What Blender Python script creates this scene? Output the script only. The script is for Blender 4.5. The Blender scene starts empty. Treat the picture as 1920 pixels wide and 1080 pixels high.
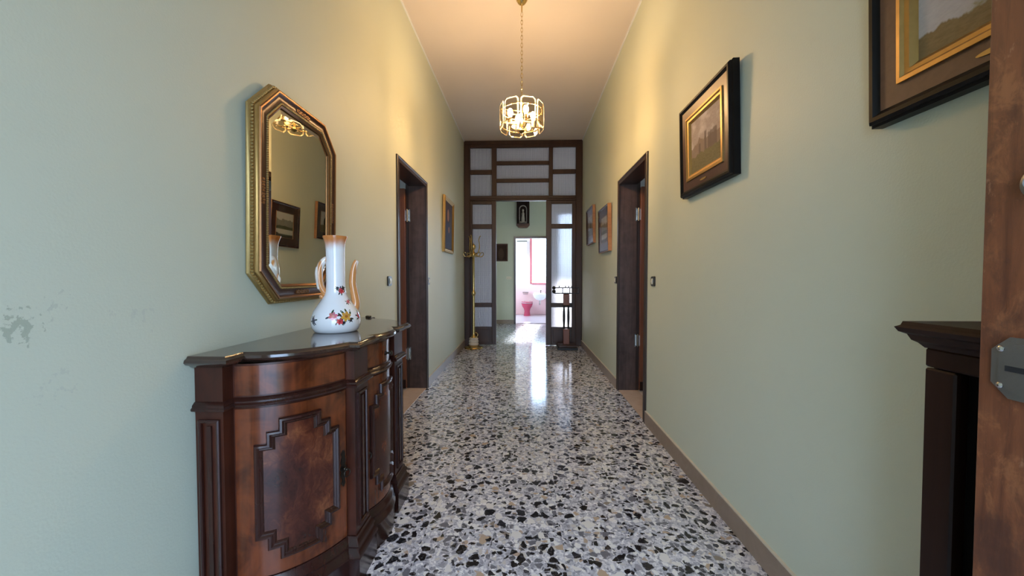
import bpy, bmesh, math, random
from mathutils import Matrix, Vector, Euler
random.seed(7)
S = bpy.context.scene
COL = S.collection
PI = math.pi

# ------------------------------------------------------------------ camera
CAMH = 1.153
cd = bpy.data.cameras.new('camera'); cam = bpy.data.objects.new('camera', cd); COL.objects.link(cam)
cd.sensor_width = 36.0; cd.lens = 36.0 * 720.0 / 1920.0; cd.clip_start = 0.02; cd.clip_end = 200
cam.location = (0, 0, CAMH)
cam.rotation_euler = (PI/2 - math.atan(20/720.), 0, math.atan(24/720.))
S.camera = cam

# ------------------------------------------------------------------ view, sky, daylight
S.view_settings.view_transform = 'Standard'; S.view_settings.look = 'None'
S.view_settings.gamma = 1.0; S.view_settings.exposure = 0.1; S.view_settings.use_curve_mapping = False
SKY = 12.0
BULB = 640.0
w = bpy.data.worlds.new('sky'); S.world = w; w.use_nodes = True
wt = w.node_tree; wt.nodes.clear()
wo = wt.nodes.new('ShaderNodeOutputWorld'); bg = wt.nodes.new('ShaderNodeBackground')
tc = wt.nodes.new('ShaderNodeTexCoord'); sx = wt.nodes.new('ShaderNodeSeparateXYZ'); rp = wt.nodes.new('ShaderNodeValToRGB')
mr = wt.nodes.new('ShaderNodeMapRange'); mr.inputs[1].default_value = -1; mr.inputs[2].default_value = 1
wt.links.new(tc.outputs['Generated'], sx.inputs[0]); wt.links.new(sx.outputs['Z'], mr.inputs[0]); wt.links.new(mr.outputs[0], rp.inputs[0])
r = rp.color_ramp
r.elements[0].position = 0.0; r.elements[0].color = (.20, .21, .22, 1)
r.elements[1].position = 1.0; r.elements[1].color = (.42, .63, 1.0, 1)
e = r.elements.new(.48); e.color = (.30, .36, .42, 1)
e = r.elements.new(.53); e.color = (.56, .75, 1.0, 1)
wt.links.new(rp.outputs[0], bg.inputs[0]); bg.inputs[1].default_value = SKY; wt.links.new(bg.outputs[0], wo.inputs[0])
S.cycles.transparent_max_bounces = 24
S.cycles.max_bounces = 12; S.cycles.diffuse_bounces = 6; S.cycles.glossy_bounces = 6; S.cycles.transmission_bounces = 10

sun = bpy.data.lights.new('sun', 'SUN'); sun.energy = 26.0; sun.color = (.93, .96, 1.0); sun.angle = math.radians(3)
so_ = bpy.data.objects.new('sun', sun); COL.objects.link(so_)
so_.rotation_euler = Vector((.11, 1, .53)).to_track_quat('Z', 'Y').to_euler()

def portal(name, loc, rot, sx_, sy_):
    l = bpy.data.lights.new(name, 'AREA'); l.shape = 'RECTANGLE'; l.size = sx_; l.size_y = sy_
    l.cycles.is_portal = True
    o = bpy.data.objects.new(name, l); o.location = loc; o.rotation_euler = rot; COL.objects.link(o); return o

# ------------------------------------------------------------------ node helper
class NT:
    def __init__(s, name):
        s.m = bpy.data.materials.new(name); s.m.use_nodes = True
        s.t = s.m.node_tree; s.t.nodes.clear()
        s.out = s.t.nodes.new('ShaderNodeOutputMaterial')
    def n(s, typ, **kw):
        x = s.t.nodes.new(typ)
        for k, v in kw.items(): setattr(x, k, v)
        return x
    def set(s, sock, v):
        if isinstance(v, bpy.types.NodeSocket): s.t.links.new(v, sock)
        elif v is not None:
            if isinstance(v, (tuple, list)) and len(v) == 3 and sock.type == 'RGBA': v = (*v, 1)
            sock.default_value = v
    def math(s, op, a, b=None, c=None, clamp=False):
        x = s.n('ShaderNodeMath', operation=op, use_clamp=clamp)
        s.set(x.inputs[0], a)
        if b is not None: s.set(x.inputs[1], b)
        if c is not None: s.set(x.inputs[2], c)
        return x.outputs[0]
    def vmath(s, op, a, b=None):
        x = s.n('ShaderNodeVectorMath', operation=op)
        s.set(x.inputs[0], a)
        if b is not None: s.set(x.inputs[1], b)
        return x.outputs[0]
    def mix(s, f, a, b, mode='MIX'):
        x = s.n('ShaderNodeMix', data_type='RGBA', blend_type=mode)
        s.set(x.inputs[0], f); s.set(x.inputs[6], a); s.set(x.inputs[7], b)
        return x.outputs[2]
    def noise(s, vec, scale, detail=3, rough=.5, dist=0, color=False):
        x = s.n('ShaderNodeTexNoise'); s.set(x.inputs['Vector'], vec)
        x.inputs['Scale'].default_value = scale; x.inputs['Detail'].default_value = detail
        x.inputs['Roughness'].default_value = rough; x.inputs['Distortion'].default_value = dist
        return x.outputs[1 if color else 0]
    def voro(s, vec, scale, feature='F1', rnd=1.0):
        x = s.n('ShaderNodeTexVoronoi', feature=feature); s.set(x.inputs['Vector'], vec)
        x.inputs['Scale'].default_value = scale; x.inputs['Randomness'].default_value = rnd
        return x
    def ramp(s, f, stops, interp='LINEAR'):
        x = s.n('ShaderNodeValToRGB'); s.set(x.inputs[0], f); cr = x.color_ramp; cr.interpolation = interp
        while len(cr.elements) < len(stops): cr.elements.new(.5)
        for e, (p, c) in zip(cr.elements, stops):
            e.position = p; e.color = (*c, 1) if len(c) == 3 else c
        return x.outputs[0]
    def step(s, v, lo, hi):
        x = s.n('ShaderNodeMapRange', clamp=True, interpolation_type='SMOOTHSTEP')
        s.set(x.inputs[0], v); x.inputs[1].default_value = lo; x.inputs[2].default_value = hi
        return x.outputs[0]
    def sep(s, v):
        x = s.n('ShaderNodeSeparateXYZ'); s.set(x.inputs[0], v); return x.outputs
    def comb(s, a, b, c):
        x = s.n('ShaderNodeCombineXYZ'); s.set(x.inputs[0], a); s.set(x.inputs[1], b); s.set(x.inputs[2], c); return x.outputs[0]
    def obj(s): return s.n('ShaderNodeTexCoord').outputs['Object']
    def uv(s): return s.n('ShaderNodeTexCoord').outputs['UV']
    def pos(s): return s.n('ShaderNodeNewGeometry').outputs['Position']
    def scale(s, v, sc): return s.vmath('MULTIPLY', v, sc)
    def bump(s, h, strength=.3, dist=.01):
        x = s.n('ShaderNodeBump'); s.set(x.inputs['Height'], h); x.inputs['Strength'].default_value = strength
        x.inputs['Distance'].default_value = dist; return x.outputs[0]
    def bsdf(s, color, rough=.5, metal=0., normal=None, coat=0., spec=.5, trans=0., ior=1.5, coat_rough=.05, em=None, ems=0):
        b = s.n('ShaderNodeBsdfPrincipled')
        s.set(b.inputs['Base Color'], color); s.set(b.inputs['Roughness'], rough); s.set(b.inputs['Metallic'], metal)
        b.inputs['Coat Weight'].default_value = coat; b.inputs['Coat Roughness'].default_value = coat_rough
        b.inputs['Specular IOR Level'].default_value = spec; b.inputs['IOR'].default_value = ior
        b.inputs['Transmission Weight'].default_value = trans
        if normal is not None: s.set(b.inputs['Normal'], normal)
        if em is not None: s.set(b.inputs['Emission Color'], em); b.inputs['Emission Strength'].default_value = ems
        s.t.links.new(b.outputs[0], s.out.inputs[0]); return b

def M_plain(name, c, rough=.5, metal=0., var=.12, sc=30, coat=0., bump=0., spec=.5):
    n = NT(name); o = n.obj(); f = n.noise(o, sc, 4)
    lo = tuple(x*(1-var) for x in c); hi = tuple(min(1, x*(1+var)) for x in c)
    col = n.mix(f, lo, hi)
    nm = n.bump(n.noise(o, sc*6, 2), bump, .002) if bump else None
    n.bsdf(col, rough, metal, nm, coat, spec); return n.m

def M_wood(name, dark, light, rough=.35, coat=.3, axis=2, sc=14, spec=.5, bump=.05, mottle=0., coat_rough=.12):
    n = NT(name); o = n.obj()
    st = [1, 1, 1]; st[axis] = .06
    v = n.scale(o, tuple(st))
    a = n.noise(v, sc*2.2, 5, .6, 1.2); b = n.noise(n.scale(o, tuple(.25 if i == axis else 1 for i in range(3))), sc*.35, 3)
    f = n.math('ADD', n.math('MULTIPLY', a, .6), n.math('MULTIPLY', b, .6))
    if mottle: f = n.math('ADD', f, n.math('MULTIPLY', n.math('SUBTRACT', n.noise(o, 9, 3, .6, .8), .5), mottle))
    col = n.ramp(f, [(.32, dark), (.8, light)])
    n.bsdf(col, n.math('ADD', n.math('MULTIPLY', b, .12), rough-.06), 0, n.bump(a, bump, .002), coat, spec, coat_rough=coat_rough); return n.m

def M_wall(name, stains=False):
    n = NT(name); p = n.pos()
    big = n.noise(p, 1.3, 3); fine = n.noise(p, 160, 2); mid = n.noise(p, 14, 3)
    col = n.mix(big, (.515, .550, .440), (.570, .605, .495))
    col = n.mix(n.math('MULTIPLY', n.step(mid, .62, .78), .10), col, (.44, .46, .38))
    if stains:
        x, y, z = n.sep(p)
        def spot(cy, cz, rad, amt, sc, th, colr):
            d = n.vmath('DISTANCE', n.comb(0, y, z), (0, cy, cz))
            dd = n.n('ShaderNodeVectorMath', operation='DISTANCE'); n.set(dd.inputs[0], n.comb(0, y, z)); dd.inputs[1].default_value = (0, cy, cz)
            fall = n.math('SUBTRACT', 1.0, n.math('DIVIDE', dd.outputs['Value'], rad), clamp=True)
            g = n.math('ADD', n.noise(n.comb(0, y, z), sc, 4, .6), n.math('MULTIPLY', fall, .28))
            m = n.math('MULTIPLY', n.math('MULTIPLY', n.step(g, th, th+.05), n.step(fall, .0, .15)), amt)
            return m, colr
        for a in [(.735, 1.055, .055, .55, 70, .66, (.25, .29, .22)), (.80, 1.09, .09, .25, 60, .78, (.27, .29, .26)),
                  (.80, .91, .10, .22, 45, .78, (.33, .36, .35)), (.98, 1.06, .16, .22, 40, .80, (.36, .38, .37))]:
            m, cc = spot(*a); col = n.mix(m, col, cc)
    n.bsdf(col, .55, 0, n.bump(fine, .22, .002), spec=.35); return n.m

def M_terrazzo():
    n = NT('terrazzo')
    p = n.pos(); oi = n.n('ShaderNodeObjectInfo').outputs['Random']
    off = n.comb(n.math('MULTIPLY', oi, 37.), n.math('MULTIPLY', oi, 71.), n.math('MULTIPLY', oi, 3.))
    q = n.vmath('ADD', p, off)
    wob = n.vmath('SUBTRACT', n.noise(q, 26, 3, .6, 0, True), (.5, .5, .5))
    q2 = n.vmath('ADD', q, n.scale(wob, (.030, .030, 0)))
    # fine light matrix of small chips
    v0 = n.voro(n.scale(q2, (1, 1, .0)), 78); e0 = n.voro(n.scale(q2, (1, 1, 0)), 78, 'DISTANCE_TO_EDGE').outputs['Distance']
    c0 = n.ramp(n.sep(v0.outputs['Color'])[0], [(0, (.20, .20, .23)), (.25, (.38, .38, .42)), (.55, (.56, .56, .60)), (.8, (.72, .71, .72)), (1, (.84, .83, .82))])
    c0 = n.mix(n.step(e0, .10, .02), c0, (.50, .50, .55))
    c0 = n.mix(n.math('MULTIPLY', n.step(n.noise(q, 90, 4, .7), .52, .66), .6), c0, (.17, .17, .20))
    # medium chips
    def layer(sc, thr, edge, stops, base, offs, vein):
        qq = n.vmath('ADD', n.scale(q2, (1, 1, 0)), offs)
        v = n.voro(qq, sc); e = n.voro(qq, sc, 'DISTANCE_TO_EDGE').outputs['Distance']
        s3 = n.sep(v.outputs['Color'])
        m = n.math('MULTIPLY', n.math('LESS_THAN', s3[0], thr), n.step(e, edge, edge+.035))
        c = n.ramp(s3[1], stops, 'CONSTANT')
        nz = n.noise(q, 55, 4, .65, 1.0)
        c = n.mix(n.math('MULTIPLY', n.step(nz, .5, .72), vein), c, (.55, .54, .53))
        return n.mix(m, base, c)
    c1 = layer(42, .45, .06, [(0, (.74, .73, .70)), (.30, (.28, .28, .31)), (.52, (.15, .15, .17)), (.68, (.52, .49, .45)), (.86, (.42, .32, .24)), (.92, (.08, .08, .09))], c0, (3.1, 7.7, 0), .45)
    c2 = layer(24.5, .44, .10, [(0, (.009, .009, .011)), (.42, (.02, .02, .025)), (.52, (.14, .14, .16)), (.66, (.68, .66, .62)), (.88, (.44, .33, .23)), (.94, (.24, .20, .16))], c1, (11.3, 2.9, 0), .12)
    c3 = layer(46, .15, .07, [(0, (.012, .012, .015)), (.75, (.05, .05, .06))], c2, (5.3, 9.1, 0), .2)
    n.bsdf(c3, n.math('ADD', .085, n.math('MULTIPLY', n.noise(p, 3, 2), .07)), 0, n.bump(n.noise(p, 7, 2), .05, .004), spec=.5)
    return n.m

def M_marble(name, a, b, rough=.3):
    n = NT(name); p = n.pos()
    f = n.noise(p, 9, 5, .6, 1.5)
    n.bsdf(n.mix(f, a, b), rough); return n.m

def M_landscape(name, kind):
    n = NT(name); u, v, _ = n.sep(n.uv()); uvv = n.comb(u, v, 0)
    def hill(base, amp, sc, seed):
        h = n.math('ADD', base, n.math('MULTIPLY', n.math('SUBTRACT', n.noise(n.comb(n.math('ADD', u, seed), seed, 0), sc, 4, .6), .5), amp))
        return n.step(n.math('SUBTRACT', h, v), -.012, .012)
    brush = n.noise(n.scale(uvv, (1, 2.2, 1)), 16, 5, .65, .6)
    if kind == 'ruins':
        col = n.mix(brush, (.30, .23, .19), (.50, .41, .35))
        col = n.mix(n.step(n.noise(uvv, 3.2, 4), .45, .65), col, (.58, .50, .45))
        col = n.mix(n.math('MULTIPLY', hill(.52, .50, 4, 3.3), .85), col, (.24, .17, .12))
        # towers of a ruin
        for (cx, wd, top) in [(.50, .035, .66), (.62, .05, .58), (.76, .10, .60), (.30, .03, .50)]:
            t = n.math('MULTIPLY', n.step(n.math('ABSOLUTE', n.math('SUBTRACT', u, cx)), wd+.015, wd-.015),
                       n.step(n.math('SUBTRACT', n.math('ADD', top, n.math('MULTIPLY', n.math('SUBTRACT', brush, .5), .12)), v), -.01, .02))
            col = n.mix(n.math('MULTIPLY', t, .8), col, (.15, .105, .085))
        col = n.mix(hill(.30, .30, 5, 8.2), col, n.mix(brush, (.10, .085, .04), (.27, .22, .11)))
    elif kind == 'lake':
        col = n.mix(brush, (.42, .40, .44), (.62, .59, .60))
        col = n.mix(n.math('MULTIPLY', n.step(n.math('ADD', n.math('SUBTRACT', u, n.math('MULTIPLY', v, .55)), n.math('MULTIPLY', brush, .35)), .36, .52), .95), col, n.mix(brush, (.14, .12, .035), (.36, .31, .12)))
        col = n.mix(hill(.16, .35, 4, 2.2), col, n.mix(brush, (.16, .11, .055), (.34, .25, .13)))
    elif kind == 'mountain':
        col = n.mix(v, (.55, .50, .42), (.42, .42, .40))
        col = n.mix(hill(.72, .55, 3, 1.4), col, n.mix(brush, (.10, .10, .08), (.30, .28, .22)))
        col = n.mix(hill(.46, .2, 5, 5.5), col, n.mix(brush, (.03, .04, .02), (.12, .12, .06)))
        col = n.mix(n.math('MULTIPLY', n.step(v, .34, .31), n.step(v, .10, .16)), col, n.mix(brush, (.30, .30, .27), (.60, .58, .50)))
        col = n.mix(hill(.12, .3, 4, 9.4), col, (.05, .04, .025))
    elif kind == 'trees':
        col = n.mix(brush, (.36, .36, .36), (.55, .53, .50))
        for (cx, wd, top) in [(.30, .09, .80), (.62, .14, .70)]:
            d = n.math('ADD', n.math('POWER', n.math('DIVIDE', n.math('SUBTRACT', u, cx), wd), 2), n.math('POWER', n.math('DIVIDE', n.math('SUBTRACT', v, top-.22), .25), 2))
            col = n.mix(n.step(n.math('ADD', d, n.math('MULTIPLY', brush, .8)), 1.5, 1.1), col, (.06, .07, .035))
        col = n.mix(hill(.32, .2, 4, 2.7), col, n.mix(brush, (.07, .06, .03), (.2, .17, .09)))
    elif kind == 'figure':
        col = n.mix(brush, (.035, .018, .012), (.085, .045, .025))
        def ell(cx, cy, rx, ry, soft=.25):
            d = n.math('ADD', n.math('POWER', n.math('DIVIDE', n.math('SUBTRACT', u, cx), rx), 2), n.math('POWER', n.math('DIVIDE', n.math('SUBTRACT', v, cy), ry), 2))
            return n.step(d, 1+soft, 1-soft)
        col = n.mix(ell(.48, .12, .42, .52), col, n.mix(brush, (.015, .012, .03), (.05, .035, .07)))
        col = n.mix(ell(.47, .74, .20, .18), col, (.05, .02, .02))
        col = n.mix(ell(.46, .72, .115, .13), col, (.34, .16, .085))
        col = n.mix(ell(.58, .42, .09, .07), col, (.27, .12, .07))
    elif kind == 'dark':
        col = n.mix(brush, (.02, .012, .01), (.06, .032, .022))
        d = n.math('ADD', n.math('POWER', n.math('DIVIDE', n.math('SUBTRACT', u, .45), .3), 2), n.math('POWER', n.math('DIVIDE', n.math('SUBTRACT', v, .4), .4), 2))
        col = n.mix(n.math('MULTIPLY', n.step(d, 1.2, .5), .7), col, n.mix(brush, (.05, .03, .02), (.13, .075, .05)))
    n.bsdf(col, .65, 0, n.bump(brush, .1, .002), spec=.12); return n.m

# ------------------------------------------------------------------ materials
WALL = M_wall('plaster_green'); WALL_L = M_wall('plaster_green_marked', True)
TERR = M_terrazzo()
GROUT = M_plain('grout', (.42, .42, .45), .7)
CEIL = M_plain('ceiling_plaster', (.66, .58, .50), .7, var=.05, sc=2, bump=.1)
WHITE = M_plain('white_plaster', (.72, .72, .70), .6, var=.04)
SKIRT = M_marble('skirting_marble', (.19, .135, .10), (.33, .25, .19), .35)
SKIRT_EDGE = M_plain('skirting_joint', (.55, .50, .40), .6)
THRESH = M_marble('threshold_marble', (.46, .33, .24), (.60, .46, .35), .25)
WALNUT = M_wood('walnut_casing', (.012, .007, .006), (.050, .028, .020), .36, .25)
JAMB = M_wood('walnut_jamb', (.026, .014, .012), (.105, .066, .056), .34, .15, mottle=.5)
REDWOOD = M_wood('red_door_wood', (.10, .030, .014), (.21, .070, .030), .38, .2)
SCREENW = M_wood('screen_wood', (.018, .008, .005), (.056, .025, .013), .4, .08, sc=10, spec=.35)
MAHOG = M_wood('mahogany', (.012, .003, .002), (.060, .015, .007), .30, .12, mottle=.6, spec=.35)
MAHOG_L = M_wood('mahogany_field', (.024, .0055, .002), (.155, .036, .010), .22, .4, mottle=1.1, spec=.35, coat_rough=.07)
MAHOG_D = M_wood('mahogany_moulding', (.010, .003, .0022), (.038, .011, .007), .26, .25, spec=.35)
TOPW = M_wood('sideboard_top_wood', (.020, .010, .007), (.050, .026, .018), .16, .6, axis=1, coat_rough=.08)
CAB = M_wood('cabinet_wood', (.010, .004, .003), (.030, .011, .006), .5, .0, spec=.2)
CABIN = M_plain('cabinet_inside', (.006, .004, .003), .7)
BLACKF = M_plain('black_lacquer', (.005, .004, .004), .36, spec=.18)
BROWNF = M_wood('frame_veneer', (.055, .020, .014), (.10, .042, .030), .3, .3)
LINERB = M_wood('frame_velvet_brown', (.085, .040, .025), (.135, .068, .044), .5, .0)
ORANGEW = M_wood('frame_orange_wood', (.22, .085, .028), (.42, .19, .065), .32, .3)
GOLD = M_plain('gilt', (.44, .27, .09), .40, .8, sc=60, bump=.1)
GOLDP = M_plain('gilt_pale', (.38, .26, .095), .40, .7, sc=60, bump=.1)
GOLDB = M_plain('gilt_bronze', (.22, .10, .034), .36, .7, sc=50, bump=.1)
COVE = M_plain('bronze_cove', (.050, .016, .008), .33, .25, sc=40)
BRASS = M_plain('brass', (.58, .42, .17), .2, 1.0, sc=20)
LAMPBRASS = M_plain('lamp_brass', (.36, .24, .09), .28, 1.0)
SOCKET = M_plain('socket_sleeve', (.30, .23, .12), .4)
BRONZE = M_plain('old_bronze', (.045, .036, .028), .4, .9, sc=50)
STEEL = M_plain('dull_steel', (.23, .225, .21), .42, .9, sc=40, bump=.15)
CHROME = M_plain('bright_metal', (.6, .58, .55), .2, 1.0)
DARKH = M_plain('keyhole_black', (.004, .004, .004), .8)
BLACKP = M_plain('black_plastic', (.02, .017, .013), .3)
CREAMP = M_plain('cream_plastic', (.66, .61, .48), .35)
IRON = M_plain('black_iron', (.014, .012, .011), .4, .5)
ALAB = M_marble('alabaster', (.42, .36, .28), (.66, .60, .50), .3)
PINKD = M_plain('deep_pink_ceramic', (.50, .045, .10), .14, var=.05)
PINKP = M_plain('pale_pink_tile', (.78, .52, .52), .3, var=.05)
PINKF = M_plain('pink_paint', (.52, .13, .17), .4)
BATHW = M_plain('bathroom_white', (.84, .80, .79), .4, var=.03)
BATHF = M_plain('bathroom_floor', (.75, .70, .70), .15, var=.05)
STATUE = M_plain('pale_statue', (.42, .36, .31), .5)
GROUND = M_plain('porch_stone', (.38, .38, .38), .7)
ROOMF = M_plain('room_floor', (.40, .33, .26), .3)
SHUT = M_plain('wall_cabinet_pink', (.74, .62, .61), .4)

def M_mirror():
    n = NT('mirror_silver'); b = n.n('ShaderNodeBsdfGlossy'); b.inputs['Color'].default_value = (.80, .78, .70, 1); b.inputs['Roughness'].default_value = .004
    n.t.links.new(b.outputs[0], n.out.inputs[0]); return n.m
MIRROR = M_mirror()

def M_clear(name, tint, rough=.02, base=.05):
    # thin clear glass: straight-through with a Fresnel reflection
    n = NT(name); t = n.n('ShaderNodeBsdfTransparent'); t.inputs[0].default_value = (*tint, 1)
    g = n.n('ShaderNodeBsdfGlossy'); g.inputs['Roughness'].default_value = rough
    fr = n.n('ShaderNodeFresnel'); fr.inputs[0].default_value = 1.5
    bf = n.n('ShaderNodeNewGeometry').outputs['Backfacing']; fac = n.math('MULTIPLY', fr.outputs[0], n.math('SUBTRACT', 1.0, bf))
    x = n.n('ShaderNodeMixShader'); n.t.links.new(fac, x.inputs[0]); n.t.links.new(t.outputs[0], x.inputs[1]); n.t.links.new(g.outputs[0], x.inputs[2])
    n.t.links.new(x.outputs[0], n.out.inputs[0]); return n.m
PICGLASS = M_clear('picture_glass', (.96, .96, .96))
LAMPGLASS = M_clear('lamp_glass', (.95, .90, .82), .01)
def M_edge():
    n = NT('lamp_glass_bevel'); t = n.n('ShaderNodeBsdfTransparent'); t.inputs[0].default_value = (.85, .74, .56, 1)
    g = n.n('ShaderNodeBsdfGlossy'); g.inputs['Roughness'].default_value = .25; g.inputs['Color'].default_value = (1, .85, .6, 1)
    l = n.n('ShaderNodeBsdfTranslucent'); l.inputs[0].default_value = (1, .92, .76, 1)
    a = n.n('ShaderNodeMixShader'); a.inputs[0].default_value = .5; n.t.links.new(g.outputs[0], a.inputs[1]); n.t.links.new(l.outputs[0], a.inputs[2])
    b = n.n('ShaderNodeMixShader'); b.inputs[0].default_value = .26; n.t.links.new(t.outputs[0], b.inputs[1]); n.t.links.new(a.outputs[0], b.inputs[2])
    n.t.links.new(b.outputs[0], n.out.inputs[0]); return n.m
LAMPEDGE = M_edge()
def M_bulb():
    n = NT('lit_bulb'); em = n.n('ShaderNodeEmission'); em.inputs[0].default_value = (1.0, .66, .34, 1); em.inputs[1].default_value = BULB
    n.t.links.new(em.outputs[0], n.out.inputs[0]); return n.m
BULBM = M_bulb()
def M_reeded():
    n = NT('reeded_glass'); x, y, z = n.sep(n.pos())
    h = n.math('SINE', n.math('MULTIPLY', x, 2*PI/.021)); h2 = n.math('SINE', n.math('MULTIPLY', z, 2*PI/.021))
    nm = n.bump(n.math('ADD', h, n.math('MULTIPLY', h2, .4)), 1.0, .0018)
    gl = n.n('ShaderNodeBsdfGlass'); gl.inputs['Color'].default_value = (.90, .87, .88, 1); gl.inputs['Roughness'].default_value = .16; gl.inputs['IOR'].default_value = 1.2
    n.t.links.new(nm, gl.inputs['Normal'])
    tl = n.n('ShaderNodeBsdfTranslucent'); tl.inputs[0].default_value = (.76, .72, .76, 1); n.t.links.new(nm, tl.inputs['Normal'])
    df = n.n('ShaderNodeBsdfPrincipled'); df.inputs['Base Color'].default_value = (.26, .25, .27, 1); df.inputs['Roughness'].default_value = .25; n.t.links.new(nm, df.inputs['Normal'])
    a = n.n('ShaderNodeMixShader'); a.inputs[0].default_value = .55; n.t.links.new(gl.outputs[0], a.inputs[1]); n.t.links.new(tl.outputs[0], a.inputs[2])
    b = n.n('ShaderNodeMixShader'); b.inputs[0].default_value = .22; n.t.links.new(a.outputs[0], b.inputs[1]); n.t.links.new(df.outputs[0], b.inputs[2])
    n.t.links.new(b.outputs[0], n.out.inputs[0]); return n.m
REED = M_reeded()

def M_door():
    n = NT('worn_entrance_wood'); o = n.obj()
    st = n.noise(n.scale(o, (1, 1, .10)), 70, 5, .65, .7)
    pa = n.noise(n.scale(o, (1, 1, .6)), 20, 7, .72, .5)
    col = n.ramp(st, [(.25, (.070, .020, .008)), (.7, (.175, .056, .020))])
    col = n.mix(n.math('MULTIPLY', n.step(pa, .50, .62), .5), col, (.29, .110, .040))
    col = n.mix(n.math('MULTIPLY', n.step(n.noise(n.scale(o, (1, 1, .6)), 9, 7, .72), .50, .66), .65), col, (.040, .013, .008))
    col = n.mix(n.math('MULTIPLY', n.step(n.noise(n.scale(o, (1, 1, .5)), 45, 4, .7), .62, .72), .6), col, (.30, .15, .075))
    n.bsdf(col, .5, 0, n.bump(st, .15, .003)); return n.m
DOORW = M_door()
def M_burl():
    n = NT('burl_marquetry'); o = n.obj()
    wv = n.vmath('ADD', o, n.scale(n.vmath('SUBTRACT', n.noise(o, 7, 4, .6, 0, True), (.5, .5, .5)), (.10, .10, .10)))
    c = n.voro(wv, 11, 'SMOOTH_F1'); f = n.sep(c.outputs['Color'])[0]
    g = n.noise(n.scale(wv, (1, 1, .5)), 26, 5, .65, 2.0)
    col = n.ramp(n.math('ADD', n.math('MULTIPLY', f, .6), n.math('MULTIPLY', n.math('SUBTRACT', g, .4), .75)), [(.05, (.024, .006, .003)), (.28, (.052, .012, .006)), (.46, (.095, .024, .010)), (.75, (.22, .075, .026))])
    n.bsdf(col, .24, 0, n.bump(g, .04, .001), .15, .35, coat_rough=.1); return n.m
BURL = M_burl()
def M_vase():
    n = NT('glazed_ewer'); x, y, z = n.sep(n.obj())
    nz = n.noise(n.obj(), 18, 3)
    t = n.math('ADD', z, n.math('MULTIPLY', n.math('SUBTRACT', nz, .5), .03))
    col = n.mix(n.step(t, .355, .405), (.80, .80, .81), (.58, .20, .05))
    n.bsdf(col, .08, 0, None, .5, coat_rough=.03); return n.m
VASE = M_vase()
def M_vpart():
    n = NT('glazed_orange_white'); o = n.obj(); f = n.noise(n.vmath('ADD', n.scale(o, (1, 1, .12)), (.013, .02, 0)), 34, 1, .3)
    n.bsdf(n.mix(n.step(f, .46, .60), (.60, .25, .075), (.80, .74, .68)), .09, 0, None, .5, coat_rough=.03); return n.m
VPART = M_vpart()
def M_flower():
    n = NT('flower_print'); a = n.n('ShaderNodeVertexColor'); a.layer_name = 'Col'
    n.bsdf(a.outputs[0], .12, 0, None, .4); return n.m
FLOWER = M_flower()

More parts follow.
